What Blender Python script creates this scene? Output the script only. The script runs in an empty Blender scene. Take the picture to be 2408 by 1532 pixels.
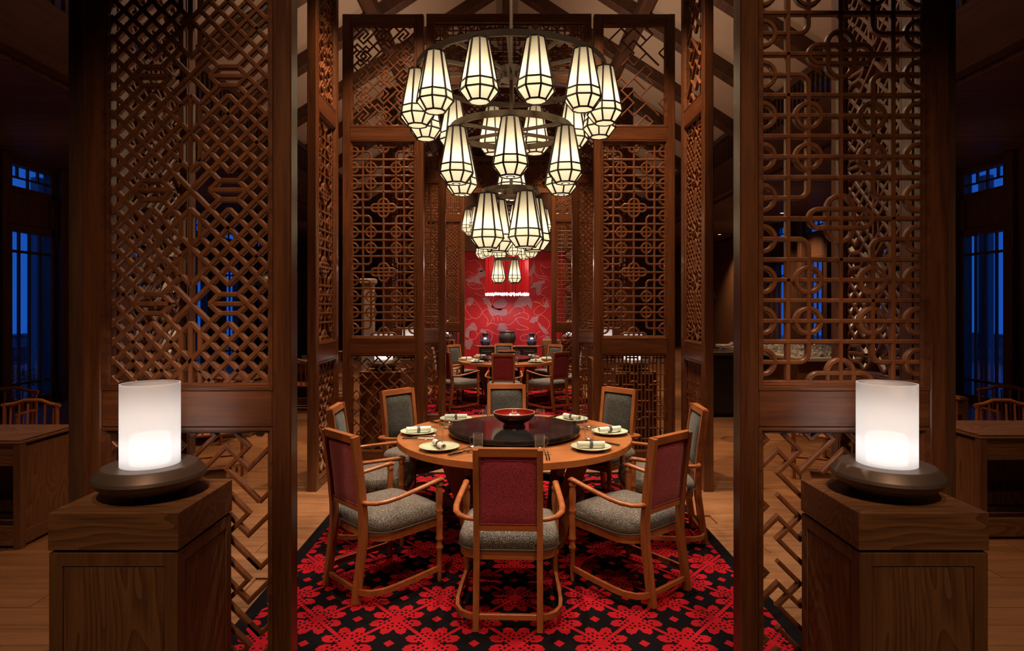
import bpy, math, random
from mathutils import Vector, Matrix
random.seed(7)
PI = math.pi
SC = bpy.context.scene
COL = SC.collection

# ------------------------------------------------------------------ camera
F_PX, W_PX, H_PX = 1448.0, 2408.0, 1532.0
VPX, VPY, EYE = 1190.0, 722.0, 1.76
cam_d = bpy.data.cameras.new('camera')
cam_d.sensor_fit = 'HORIZONTAL'
cam_d.sensor_width = 36.0
cam_d.lens = 36.0 * F_PX / W_PX
cam_d.shift_x = (W_PX / 2 - VPX) / W_PX
cam_d.shift_y = -(H_PX / 2 - VPY) / W_PX
cam_d.clip_start = 0.05
cam = bpy.data.objects.new('camera', cam_d)
COL.objects.link(cam)
cam.location = (-0.028, 0.0, EYE)
cam.rotation_euler = (PI / 2, 0, 0)
SC.camera = cam

# ------------------------------------------------------------------ view, world
SC.view_settings.view_transform = 'Standard'
SC.view_settings.look = 'None'
SC.view_settings.exposure = 0.0
SC.view_settings.gamma = 1.0
SC.view_settings.use_curve_mapping = False
SC.cycles.max_bounces = 6
SC.cycles.diffuse_bounces = 3
SC.cycles.use_adaptive_sampling = True
SC.cycles.adaptive_threshold = 0.04
SC.cycles.glossy_bounces = 3
SC.cycles.transmission_bounces = 6
SC.cycles.transparent_max_bounces = 10
SC.cycles.caustics_reflective = False
SC.cycles.caustics_refractive = False
SC.cycles.sample_clamp_indirect = 3.0
SC.cycles.use_denoising = True

world = bpy.data.worlds.new('dusk_sky')
SC.world = world
world.use_nodes = True
_bg = world.node_tree.nodes['Background']
_bg.inputs[0].default_value = (0.018, 0.150, 0.72, 1)
_bg.inputs[1].default_value = 1.0

# ------------------------------------------------------------------ room lamps (downlights in the roof and in the aisle ceilings, plus added fill lights)
WARM = (1.0, 0.62, 0.34)
SOFT = (1.0, 0.80, 0.60)
def spot(name, loc, target, power, angle, color=WARM, blend=0.6, radius=0.04):
    d = bpy.data.lights.new(name, 'SPOT')
    d.energy = power; d.spot_size = math.radians(angle); d.spot_blend = blend
    d.color = color; d.shadow_soft_size = radius
    o = bpy.data.objects.new(name, d); COL.objects.link(o)
    o.location = loc
    v = Vector(target) - Vector(loc)
    o.rotation_euler = v.to_track_quat('-Z', 'Y').to_euler()
    return o
def point(name, loc, power, color=WARM, radius=0.04):
    d = bpy.data.lights.new(name, 'POINT')
    d.energy = power; d.color = color; d.shadow_soft_size = radius
    o = bpy.data.objects.new(name, d); COL.objects.link(o); o.location = loc
    return o
def area(name, loc, target, power, sx, sy, color=WARM):
    d = bpy.data.lights.new(name, 'AREA')
    d.shape = 'RECTANGLE'; d.size = sx; d.size_y = sy; d.energy = power; d.color = color
    o = bpy.data.objects.new(name, d); COL.objects.link(o); o.location = loc
    v = Vector(target) - Vector(loc)
    o.rotation_euler = v.to_track_quat('-Z', 'Y').to_euler()
    return o
ROOM_DY = 6.68
AMBER = (1.0, 0.50, 0.22)
for k in (0, 1):
    dy = ROOM_DY * k
    for sx in (-1, 1):
        # ceiling spots onto the round table and rug
        spot('table_spot', (0.95 * sx, 3.9 + dy, 6.6), (0.25 * sx, 4.8 + dy, 0.7), 570, 46, SOFT)
        spot('table_spot', (0.95 * sx, 5.7 + dy, 6.6), (0.25 * sx, 4.8 + dy, 0.7), 570, 46, SOFT)
        # added front fill for the chair backs on the viewer's side
        spot('chair_fill', (0.9 * sx, 1.2 + dy * 1.0, 6.2), (0.35 * sx, 3.6 + dy, 0.7), 360, 30, WARM)
        # grazing lights down the tall screens
        spot('screen_spot', (0.75 * sx, 5.7 + dy, 6.4), (1.42 * sx, 7.05 + dy, 1.8), 820, 50, WARM)
        spot('screen_spot', (0.6 * sx, 5.3 + dy, 6.2), (1.85 * sx, 6.2 + dy, 1.6), 360, 50, WARM)
        spot('screen_spot', (1.30 * sx, 8.35 + dy, 6.2), (1.46 * sx, 7.6 + dy, 0.9), 900, 50, WARM)
for sx in (-1, 1):
    # foreground screens and the cubes with lamps
    spot('front_spot', (0.9 * sx, -0.6, 4.6), (1.5 * sx, 2.75, 0.75), 260, 50, WARM, 1.0)
    spot('lamp_glow_fill', (0.7 * sx, 0.3, 4.7), (1.47 * sx, 2.72, 1.26), 420, 15, (1.0, 0.66, 0.46), 1.0)  # added spot standing in for the lamps' glow on rail and bases
    spot('return_spot', (0.1 * sx, 5.2, 5.6), (1.9 * sx, 3.2, 2.0), 330, 46, SOFT, 0.9)
    # aisles
    for yy in (4.6, 7.6, 10.6, 14.0, 18.0, 22.5):
        spot('aisle_spot', (3.5 * sx, yy, 5.2), (3.5 * sx, yy + 0.3, 0.0), 150 if yy < 5 else 300, 58, WARM)
    spot('aisle_spot', (4.0 * sx, 2.9, 5.2), (3.3 * sx, 4.5, 0.0), 150, 60, WARM)
    spot('aisle_spot', (1.5 * sx, 5.0, 5.4), (1.5 * sx, 5.0, 0.0), 240, 16, WARM)
    spot('aisle_spot', (3.3 * sx, 3.7, 3.7), (1.0 * sx, 3.75, 0.75), 125, 24, WARM)  # added side fill for the chair backs, no fitting here
    # added unseen fill lights that brighten the roof plaster
    for yy in (2.85, 5.0, 7.2, 9.5, 11.6, 13.9, 18.0, 22.0):
        spot('roof_fill', (1.5 * sx, yy, 5.3), (3.0 * sx, yy + 0.25, 7.6), 62, 150, (1.0, 0.70, 0.48), 1.0, 0.05)
# lights washing the red wall and the altar table
for sx in (-1, 1):
    spot('wall_spot', (0.75 * sx, 13.4, 4.2), (0.45 * sx, 15.3, 1.0), 70, 46, SOFT)
    # dim added fill without fittings, lifting the aisle ceilings
    for yy in (5.0, 9.0, 13.5, 19.0):
        spot('aisle_fill', (6.6 * sx, yy, 2.6), (6.9 * sx, yy + 1.2, 4.4), 7, 130, WARM, 1.0, 0.05)

# ------------------------------------------------------------------ object helpers
def obj(name, me, mat=None, parent=None):
    o = bpy.data.objects.new(name, me)
    COL.objects.link(o)
    if mat is not None and len(me.materials) == 0:
        me.materials.append(mat)
    if parent is not None:
        o.parent = parent
    return o
def empty(name, loc=(0, 0, 0), rz=0.0, parent=None):
    o = bpy.data.objects.new(name, None)
    COL.objects.link(o)
    o.empty_display_size = 0.1
    o.location = loc; o.rotation_euler = (0, 0, rz)
    if parent is not None:
        o.parent = parent
    return o
def tag(o, label=None, cat=None, group=None, kind=None):
    if label: o['label'] = label
    if cat: o['category'] = cat
    if group: o['group'] = group
    if kind: o['kind'] = kind
    return o
def copy_tree(o, parent=None, top=True):
    c = o.copy(); COL.objects.link(c)
    if parent is not None:
        c.parent = parent
    for ch in list(o.children):
        copy_tree(ch, c, False)
    return c

class MB:
    def __init__(self): self.v = []; self.f = []
    def add(self, vs, fs):
        b = len(self.v); self.v += [tuple(p) for p in vs]
        self.f += [tuple(i + b for i in q) for q in fs]
        return self
    def box(self, c, s, ch=0.0, rot=None):
        hx, hy, hz = s[0] / 2, s[1] / 2, s[2] / 2
        ch = min(ch, hx * .9, hy * .9, hz * .9)
        if ch <= 0:
            vs = [(x, y, z) for x in (-hx, hx) for y in (-hy, hy) for z in (-hz, hz)]
            fs = [(0, 1, 3, 2), (4, 6, 7, 5), (0, 4, 5, 1), (2, 3, 7, 6), (0, 2, 6, 4), (1, 5, 7, 3)]
        else:
            vs = []; ix = {}
            for sx in (-1, 1):
                for sy in (-1, 1):
                    for sz in (-1, 1):
                        for a in range(3):
                            p = [sx * hx, sy * hy, sz * hz]
                            for k in range(3):
                                if k != a: p[k] -= (sx, sy, sz)[k] * ch
                            ix[(sx, sy, sz, a)] = len(vs); vs.append(tuple(p))
            fs = []
            for a in range(3):
                o1, o2 = [k for k in range(3) if k != a]
                for s_ in (-1, 1):
                    q = []
                    for (u, w) in ((-1, -1), (1, -1), (1, 1), (-1, 1)):
                        t = [0, 0, 0]; t[a] = s_; t[o1] = u; t[o2] = w
                        q.append(ix[(t[0], t[1], t[2], a)])
                    flip = (s_ > 0) == (a == 1)
                    fs.append(tuple(q[::-1]) if flip else tuple(q))
            for a in range(3):          # edges along axis a
                o1, o2 = [k for k in range(3) if k != a]
                for u in (-1, 1):
                    for w in (-1, 1):
                        t0 = [0, 0, 0]; t0[a] = -1; t0[o1] = u; t0[o2] = w
                        t1 = list(t0); t1[a] = 1
                        q = [ix[(*t0, o1)], ix[(*t1, o1)], ix[(*t1, o2)], ix[(*t0, o2)]]
                        fs.append(tuple(q))
            for sx in (-1, 1):
                for sy in (-1, 1):
                    for sz in (-1, 1):
                        fs.append(tuple(ix[(sx, sy, sz, a)] for a in range(3)))
        M = rot if rot is not None else None
        out = []
        for p in vs:
            p = Vector(p)
            if M is not None: p = M @ p
            out.append((p.x + c[0], p.y + c[1], p.z + c[2]))
        return self.add(out, fs)
    def lathe(self, prof, seg=24, c=(0, 0, 0), cap0=True, cap1=True, phase=0.0):
        vs = []; fs = []
        n = len(prof)
        for i in range(seg):
            a = 2 * PI * i / seg + phase
            for (r, z) in prof:
                vs.append((c[0] + r * math.cos(a), c[1] + r * math.sin(a), c[2] + z))
        for i in range(seg):
            j = (i + 1) % seg
            for k in range(n - 1):
                fs.append((i * n + k, j * n + k, j * n + k + 1, i * n + k + 1))
        if cap0: fs.append(tuple(i * n for i in range(seg))[::-1])
        if cap1: fs.append(tuple(i * n + n - 1 for i in range(seg)))
        return self.add(vs, fs)
    def sweep(self, path, prof, closed=False, up=(0, 0, 1), miter=True, scales=None):
        """prof: list of (u, v); u is along side = t x up, v along the corrected up"""
        P = [Vector(p) for p in path]; n = len(P); m = len(prof)
        upv = Vector(up)
        vs = []; fs = []
        for i in range(n):
            if closed:
                a, b = P[(i - 1) % n], P[(i + 1) % n]
                t0 = (P[i] - a).normalized(); t1 = (b - P[i]).normalized()
            else:
                t0 = (P[i] - P[i - 1]).normalized() if i > 0 else (P[1] - P[0]).normalized()
                t1 = (P[i + 1] - P[i]).normalized() if i < n - 1 else t0
                if i == 0: t0 = t1
            t = (t0 + t1)
            t = t.normalized() if t.length > 1e-6 else t0
            side = t.cross(upv)
            side = side.normalized() if side.length > 1e-6 else Vector((1, 0, 0))
            vv = side.cross(t).normalized()
            k = 1.0
            if miter:
                k = 1.0 / max(0.35, t.dot(t1))
            s = scales[i] if scales else 1.0
            for (u, w) in prof:
                q = P[i] + side * (u * k * s) + vv * (w * s)
                vs.append((q.x, q.y, q.z))
        rng = n if closed else n - 1
        for i in range(rng):
            j = (i + 1) % n
            for k in range(m):
                l = (k + 1) % m
                fs.append((i * m + k, i * m + l, j * m + l, j * m + k))
        if not closed:
            fs.append(tuple(range(m))[::-1])
            fs.append(tuple((n - 1) * m + k for k in range(m)))
        return self.add(vs, fs)
    def tube(self, path, r, seg=8, closed=False, up=(0, 0, 1), scales=None):
        prof = [(r * math.cos(2 * PI * k / seg), r * math.sin(2 * PI * k / seg)) for k in range(seg)]
        return self.sweep(path, prof, closed, up, False, scales)
    def prism(self, outline, z0, z1):
        n = len(outline)
        vs = [(x, y, z0) for x, y in outline] + [(x, y, z1) for x, y in outline]
        fs = [tuple(range(n))[::-1], tuple(range(n, 2 * n))]
        for i in range(n):
            j = (i + 1) % n
            fs.append((i, j, n + j, n + i))
        return self.add(vs, fs)
    def rings(self, outline, levels, c=(0, 0)):
        """stack scaled copies of a plan outline: levels = [(scale, z)], closed at both ends"""
        n = len(outline); vs = []; fs = []
        for (s, z) in levels:
            for (x, y) in outline:
                vs.append((c[0] + (x - c[0]) * s, c[1] + (y - c[1]) * s, z))
        for k in range(len(levels) - 1):
            for i in range(n):
                j = (i + 1) % n
                fs.append((k * n + i, k * n + j, (k + 1) * n + j, (k + 1) * n + i))
        fs.append(tuple(range(n))[::-1]); b = (len(levels) - 1) * n
        fs.append(tuple(b + i for i in range(n)))
        return self.add(vs, fs)
    def clampz(self, z=0.0):
        self.v = [(p[0], p[1], max(z, p[2])) for p in self.v]; return self
    def mesh(self, name, smooth=None):
        me = bpy.data.meshes.new(name)
        me.from_pydata(self.v, [], self.f)
        me.validate(clean_customdata=False)
        import bmesh
        bm = bmesh.new(); bm.from_mesh(me)
        bmesh.ops.recalc_face_normals(bm, faces=bm.faces[:])
        if smooth:
            for f in bm.faces: f.smooth = True
            for e in bm.edges:
                if len(e.link_faces) == 2 and e.calc_face_angle(0) > math.radians(smooth):
                    e.smooth = False
        bm.to_mesh(me); bm.free()
        return me
    def build(self, name, mat, parent=None, smooth=None):
        return obj(name, self.mesh(name, smooth), mat, parent)

# ------------------------------------------------------------------ materials
class S:
    """a shader value with operators"""
    def __init__(self, nt, s): self.nt = nt; self.s = s
    def _m(self, op, *xs):
        n = self.nt.nodes.new('ShaderNodeMath'); n.operation = op
        for i, x in enumerate(xs):
            if isinstance(x, S): self.nt.links.new(x.s, n.inputs[i])
            else: n.inputs[i].default_value = x
        return S(self.nt, n.outputs[0])
    def __add__(a, b): return a._m('ADD', a, b)
    def __radd__(a, b): return a._m('ADD', b, a)
    def __sub__(a, b): return a._m('SUBTRACT', a, b)
    def __rsub__(a, b): return a._m('SUBTRACT', b, a)
    def __mul__(a, b): return a._m('MULTIPLY', a, b)
    def __rmul__(a, b): return a._m('MULTIPLY', b, a)
    def __truediv__(a, b): return a._m('DIVIDE', a, b)
    def lt(a, b): return a._m('LESS_THAN', a, b)
    def gt(a, b): return a._m('GREATER_THAN', a, b)
    def abs(a): return a._m('ABSOLUTE', a)
    def frac(a): return a._m('FRACT', a)
    def floor(a): return a._m('FLOOR', a)
    def sqrt(a): return a._m('SQRT', a)
    def sin(a): return a._m('SINE', a)
    def max(a, b): return a._m('MAXIMUM', a, b)
    def min(a, b): return a._m('MINIMUM', a, b)
    def atan2(a, b): return a._m('ARCTAN2', a, b)

def lin(c):
    return tuple((x / 12.92 if x <= 0.04045 else ((x + 0.055) / 1.055) ** 2.4) for x in c)
def new_mat(name):
    m = bpy.data.materials.new(name); m.use_nodes = True
    nt = m.node_tree
    b = nt.nodes['Principled BSDF']
    return m, nt, b
def setc(b, **k):
    for a, v in k.items():
        a = a.replace('_', ' ')
        if isinstance(v, tuple) and len(v) == 3: v = (*v, 1)
        b.inputs[a].default_value = v
def plain(name, col, rough=0.5, metal=0.0, spec=0.5, coat=0.0, noise=0.0, nscale=30):
    m, nt, b = new_mat(name)
    setc(b, Base_Color=col, Roughness=rough, Metallic=metal)
    b.inputs['Specular IOR Level'].default_value = spec
    if coat:
        b.inputs['Coat Weight'].default_value = coat
        b.inputs['Coat Roughness'].default_value = 0.15
    if noise:
        tc = nt.nodes.new('ShaderNodeTexCoord')
        n = nt.nodes.new('ShaderNodeTexNoise'); n.inputs['Scale'].default_value = nscale
        n.inputs['Detail'].default_value = 4
        nt.links.new(tc.outputs['Object'], n.inputs['Vector'])
        mix = nt.nodes.new('ShaderNodeMix'); mix.data_type = 'RGBA'
        mix.inputs['A'].default_value = (*[c * (1 - noise) for c in col], 1)
        mix.inputs['B'].default_value = (*[min(1, c * (1 + noise)) for c in col], 1)
        nt.links.new(n.outputs[0], mix.inputs['Factor'])
        nt.links.new(mix.outputs['Result'], b.inputs['Base Color'])
    return m
def wood(name, dark, light, axis='Z', rough=0.4, scale=1.0, coat=0.0, bump=0.08, figure=0.5, spec=0.5):
    m, nt, b = new_mat(name)
    tc = nt.nodes.new('ShaderNodeTexCoord')
    oi = nt.nodes.new('ShaderNodeObjectInfo')
    mp = nt.nodes.new('ShaderNodeMapping')
    long, cross = 1.3 * scale, 22 * scale
    sc = {'X': (long, cross, cross), 'Y': (cross, long, cross), 'Z': (cross, cross, long)}[axis]
    mp.inputs['Scale'].default_value = sc
    add = nt.nodes.new('ShaderNodeVectorMath'); add.operation = 'ADD'
    mul = nt.nodes.new('ShaderNodeMath'); mul.operation = 'MULTIPLY'; mul.inputs[1].default_value = 37.0
    nt.links.new(oi.outputs['Random'], mul.inputs[0])
    nt.links.new(tc.outputs['Object'], add.inputs[0]); nt.links.new(mul.outputs[0], add.inputs[1])
    nt.links.new(add.outputs[0], mp.inputs['Vector'])
    n1 = nt.nodes.new('ShaderNodeTexNoise'); n1.inputs['Scale'].default_value = 1.0
    n1.inputs['Detail'].default_value = 5; n1.inputs['Roughness'].default_value = 0.6
    n1.inputs['Distortion'].default_value = figure
    nt.links.new(mp.outputs[0], n1.inputs['Vector'])
    n2 = nt.nodes.new('ShaderNodeTexNoise'); n2.inputs['Scale'].default_value = 6.0
    n2.inputs['Detail'].default_value = 3
    nt.links.new(mp.outputs[0], n2.inputs['Vector'])
    s = S(nt, n1.outputs[0]) * 0.7 + S(nt, n2.outputs[0]) * 0.3
    r = nt.nodes.new('ShaderNodeValToRGB')
    r.color_ramp.elements[0].position = 0.34; r.color_ramp.elements[0].color = (*dark, 1)
    r.color_ramp.elements[1].position = 0.66; r.color_ramp.elements[1].color = (*light, 1)
    nt.links.new(s.s, r.inputs[0]); nt.links.new(r.outputs[0], b.inputs['Base Color'])
    b.inputs['Roughness'].default_value = rough
    b.inputs['Specular IOR Level'].default_value = spec
    if coat:
        b.inputs['Coat Weight'].default_value = coat; b.inputs['Coat Roughness'].default_value = 0.2
    if bump:
        bp = nt.nodes.new('ShaderNodeBump'); bp.inputs['Strength'].default_value = bump
        bp.inputs['Distance'].default_value = 0.004
        nt.links.new(s.s, bp.inputs['Height']); nt.links.new(bp.outputs[0], b.inputs['Normal'])
    return m
def cathedral_wood(name, dark, light, axis='Z', rough=0.45):
    """flat-sawn oak with cathedral figure"""
    m, nt, b = new_mat(name)
    tc = nt.nodes.new('ShaderNodeTexCoord')
    mp = nt.nodes.new('ShaderNodeMapping')
    mp.inputs['Scale'].default_value = {'Z': (1, 1, 0.16), 'X': (0.16, 1, 1)}[axis]
    nt.links.new(tc.outputs['Object'], mp.inputs['Vector'])
    wv = nt.nodes.new('ShaderNodeTexNoise'); wv.inputs['Scale'].default_value = 4.2
    wv.inputs['Detail'].default_value = 1.5; wv.inputs['Distortion'].default_value = 0.4
    nt.links.new(mp.outputs[0], wv.inputs['Vector'])
    lines = (S(nt, wv.outputs[0]) * 22.0).frac()
    mp2 = nt.nodes.new('ShaderNodeMapping')
    mp2.inputs['Scale'].default_value = {'Z': (60, 60, 2.5), 'X': (2.5, 60, 60)}[axis]
    nt.links.new(tc.outputs['Object'], mp2.inputs['Vector'])
    n2 = nt.nodes.new('ShaderNodeTexNoise'); n2.inputs['Scale'].default_value = 2.0; n2.inputs['Detail'].default_value = 4
    nt.links.new(mp2.outputs[0], n2.inputs['Vector'])
    s = lines * 0.45 + S(nt, n2.outputs[0]) * 0.75
    r = nt.nodes.new('ShaderNodeValToRGB')
    r.color_ramp.elements[0].position = 0.22; r.color_ramp.elements[0].color = (*dark, 1)
    r.color_ramp.elements[1].position = 0.75; r.color_ramp.elements[1].color = (*light, 1)
    nt.links.new(s.s, r.inputs[0]); nt.links.new(r.outputs[0], b.inputs['Base Color'])
    b.inputs['Roughness'].default_value = rough
    bp = nt.nodes.new('ShaderNodeBump'); bp.inputs['Strength'].default_value = 0.12
    bp.inputs['Distance'].default_value = 0.003
    nt.links.new(n2.outputs[0], bp.inputs['Height']); nt.links.new(bp.outputs[0], b.inputs['Normal'])
    return m
def fabric(name, c1, c2, scale=330, c3=None):
    m, nt, b = new_mat(name)
    tc = nt.nodes.new('ShaderNodeTexCoord')
    n = nt.nodes.new('ShaderNodeTexNoise'); n.inputs['Scale'].default_value = scale
    n.inputs['Detail'].default_value = 2
    nt.links.new(tc.outputs['Object'], n.inputs['Vector'])
    r = nt.nodes.new('ShaderNodeValToRGB')
    r.color_ramp.elements[0].position = 0.36; r.color_ramp.elements[0].color = (*c1, 1)
    r.color_ramp.elements[1].position = 0.64; r.color_ramp.elements[1].color = (*c2, 1)
    if c3:
        e = r.color_ramp.elements.new(0.5); e.color = (*c3, 1)
    nt.links.new(n.outputs[0], r.inputs[0]); nt.links.new(r.outputs[0], b.inputs['Base Color'])
    setc(b, Roughness=0.9)
    b.inputs['Specular IOR Level'].default_value = 0.15
    b.inputs['Sheen Weight'].default_value = 0.15
    bp = nt.nodes.new('ShaderNodeBump'); bp.inputs['Strength'].default_value = 0.35
    bp.inputs['Distance'].default_value = 0.002
    nt.links.new(n.outputs[0], bp.inputs['Height']); nt.links.new(bp.outputs[0], b.inputs['Normal'])
    return m
def shade_mat(name, col, trans=0.85, emit=0.0, stripe=True):
    m = bpy.data.materials.new(name); m.use_nodes = True
    nt = m.node_tree; nt.nodes.clear()
    out = nt.nodes.new('ShaderNodeOutputMaterial')
    tr = nt.nodes.new('ShaderNodeBsdfTranslucent'); df = nt.nodes.new('ShaderNodeBsdfDiffuse')
    mx = nt.nodes.new('ShaderNodeMixShader'); mx.inputs[0].default_value = 1 - trans
    for n_ in (tr, df): n_.inputs[0].default_value = (*col, 1)
    if stripe:
        tc = nt.nodes.new('ShaderNodeTexCoord'); mp = nt.nodes.new('ShaderNodeMapping')
        mp.inputs['Scale'].default_value = (160, 160, 5)
        n = nt.nodes.new('ShaderNodeTexNoise'); n.inputs['Scale'].default_value = 1.0
        nt.links.new(tc.outputs['Object'], mp.inputs[0]); nt.links.new(mp.outputs[0], n.inputs['Vector'])
        r = nt.nodes.new('ShaderNodeValToRGB')
        r.color_ramp.elements[0].color = (*[c * 0.92 for c in col], 1); r.color_ramp.elements[0].position = .3
        r.color_ramp.elements[1].color = (*col, 1); r.color_ramp.elements[1].position = .7
        nt.links.new(n.outputs[0], r.inputs[0])
        nt.links.new(r.outputs[0], tr.inputs[0]); nt.links.new(r.outputs[0], df.inputs[0])
    nt.links.new(tr.outputs[0], mx.inputs[1]); nt.links.new(df.outputs[0], mx.inputs[2])
    nt.links.new(mx.outputs[0], out.inputs[0])
    return m
def emit_mat(name, col, strength):
    m = bpy.data.materials.new(name); m.use_nodes = True
    nt = m.node_tree; nt.nodes.clear()
    out = nt.nodes.new('ShaderNodeOutputMaterial'); e = nt.nodes.new('ShaderNodeEmission')
    e.inputs[0].default_value = (*col, 1); e.inputs[1].default_value = strength
    nt.links.new(e.outputs[0], out.inputs[0])
    return m
def frosted_mat(name):
    m = bpy.data.materials.new(name); m.use_nodes = True
    nt = m.node_tree; nt.nodes.clear()
    out = nt.nodes.new('ShaderNodeOutputMaterial')
    tr = nt.nodes.new('ShaderNodeBsdfTranslucent'); tr.inputs[0].default_value = (.92, .90, .90, 1)
    tp = nt.nodes.new('ShaderNodeBsdfTransparent'); tp.inputs[0].default_value = (.95, .94, .94, 1)
    gl = nt.nodes.new('ShaderNodeBsdfGlossy'); gl.inputs['Roughness'].default_value = 0.12
    m1 = nt.nodes.new('ShaderNodeMixShader'); m1.inputs[0].default_value = 0.07
    df = nt.nodes.new('ShaderNodeBsdfDiffuse'); df.inputs[0].default_value = (.86, .84, .83, 1)
    m0 = nt.nodes.new('ShaderNodeMixShader'); m0.inputs[0].default_value = 0.38
    nt.links.new(tr.outputs[0], m0.inputs[1]); nt.links.new(df.outputs[0], m0.inputs[2])
    m2 = nt.nodes.new('ShaderNodeMixShader'); m2.inputs[0].default_value = 0.05
    nt.links.new(m0.outputs[0], m1.inputs[1]); nt.links.new(tp.outputs[0], m1.inputs[2])
    nt.links.new(m1.outputs[0], m2.inputs[1]); nt.links.new(gl.outputs[0], m2.inputs[2])
    nt.links.new(m2.outputs[0], out.inputs[0])
    return m
def pane_mat(name, tint=(.9, .95, 1.0), gloss=0.08):
    m = bpy.data.materials.new(name); m.use_nodes = True
    nt = m.node_tree; nt.nodes.clear()
    out = nt.nodes.new('ShaderNodeOutputMaterial')
    tp = nt.nodes.new('ShaderNodeBsdfTransparent'); tp.inputs[0].default_value = (*tint, 1)
    gl = nt.nodes.new('ShaderNodeBsdfGlossy'); gl.inputs['Roughness'].default_value = 0.02
    mx = nt.nodes.new('ShaderNodeMixShader'); 
    fr = nt.nodes.new('ShaderNodeLayerWeight'); fr.inputs[0].default_value = 0.25
    sc_ = S(nt, fr.outputs['Fresnel']) * 0.45 + gloss
    nt.links.new(sc_.s, mx.inputs[0])
    nt.links.new(tp.outputs[0], mx.inputs[1]); nt.links.new(gl.outputs[0], mx.inputs[2])
    nt.links.new(mx.outputs[0], out.inputs[0])
    return m
def rug_mat(name, half_x, half_y):
    m, nt, b = new_mat(name)
    tc = nt.nodes.new('ShaderNodeTexCoord'); sx = nt.nodes.new('ShaderNodeSeparateXYZ')
    nz = nt.nodes.new('ShaderNodeTexNoise'); nz.inputs['Scale'].default_value = 60; nz.inputs['Detail'].default_value = 2
    nt.links.new(tc.outputs['Object'], nz.inputs['Vector'])
    nt.links.new(tc.outputs['Object'], sx.inputs[0])
    jit = (S(nt, nz.outputs[0]) - 0.5) * 0.004
    X0, Y0 = S(nt, sx.outputs[0]), S(nt, sx.outputs[1])
    X, Y = X0 + jit + 1.102, Y0 + jit + 1.307
    pu, pv = 0.4435, 0.500
    tot = None
    for (ox, oy) in ((0, 0), (0.5, 0.5)):
        u = ((X / pu + (0.5 + ox)).frac() - 0.5) * pu
        v = ((Y / pv + (0.5 + oy)).frac() - 0.5) * (pv * 0.89)
        r = (u * u + v * v).sqrt()
        th = v.atan2(u)
        q = ((th / (PI / 2) + 0.5).frac() - 0.5).abs() * 2.0      # 0 on the petal axis, 1 on the diagonal
        lobe = ((q * 1.02 + 0.02) * PI).sin()
        notch = ((q * 15.0).sin().abs()) * 0.007
        R = lobe * 0.062 + 0.094 - notch
        petal = r.lt(R)
        au, av = u.abs(), v.abs()
        slit = av.lt(0.0075) * au.gt(0.046) + au.lt(0.006) * av.gt(0.128)
        # diagonals
        w1 = (u - v) * 0.7071; s1 = (u + v) * 0.7071
        a1 = w1.abs(); b1 = s1.abs()
        near1 = a1.lt(b1)
        aw = near1 * a1 + (1.0 - near1) * b1
        as_ = near1 * b1 + (1.0 - near1) * a1
        ds = ((as_ / 0.0285).frac() - 0.5) * 0.0285
        dw = (aw - 0.0150)
        dots = (ds * ds + dw * dw).lt(0.0080 ** 2) * as_.lt(0.116) * as_.gt(0.026)
        ds2 = ((as_ / 0.0285 + 0.5).frac() - 0.5) * 0.0285
        dw2 = (aw - 0.0390)
        dots2 = (ds2 * ds2 + dw2 * dw2).lt(0.0072 ** 2) * as_.lt(0.104) * as_.gt(0.044)
        cdot = r.lt(0.009)
        fl = petal * (1.0 - slit.min(1.0).max(dots).max(dots2).max(cdot))
        link = aw.lt(0.0105) * (1.0 - dots)
        t = fl.max(link * as_.gt(0.10))
        u2 = ((X / pu + ox).frac() - 0.5) * pu
        dia = (u2.abs() + v.abs()).lt(0.030)
        t = t.max(dia)
        tot = t if tot is None else tot.max(t)
    border = X0.abs().gt(half_x - 0.085).max(Y0.abs().gt(half_y - 0.085))
    tot = tot * (1.0 - border)
    pile = nt.nodes.new('ShaderNodeTexNoise'); pile.inputs['Scale'].default_value = 420; pile.inputs['Detail'].default_value = 2
    nt.links.new(tc.outputs['Object'], pile.inputs['Vector'])
    red = nt.nodes.new('ShaderNodeMix'); red.data_type = 'RGBA'
    red.inputs['A'].default_value = (0.180, 0.004, 0.008, 1); red.inputs['B'].default_value = (0.440, 0.014, 0.024, 1)
    nt.links.new(pile.outputs[0], red.inputs['Factor'])
    blk = nt.nodes.new('ShaderNodeMix'); blk.data_type = 'RGBA'
    blk.inputs['A'].default_value = (0.003, 0.0025, 0.003, 1); blk.inputs['B'].default_value = (0.010, 0.008, 0.010, 1)
    nt.links.new(pile.outputs[0], blk.inputs['Factor'])
    mx = nt.nodes.new('ShaderNodeMix'); mx.data_type = 'RGBA'
    nt.links.new(tot.s, mx.inputs['Factor']); nt.links.new(blk.outputs['Result'], mx.inputs['A'])
    nt.links.new(red.outputs['Result'], mx.inputs['B'])
    nt.links.new(mx.outputs['Result'], b.inputs['Base Color'])
    setc(b, Roughness=0.95); b.inputs['Specular IOR Level'].default_value = 0.02
    bp = nt.nodes.new('ShaderNodeBump'); bp.inputs['Strength'].default_value = 0.4; bp.inputs['Distance'].default_value = 0.003
    nt.links.new(pile.outputs[0], bp.inputs['Height']); nt.links.new(bp.outputs[0], b.inputs['Normal'])
    return m

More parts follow.
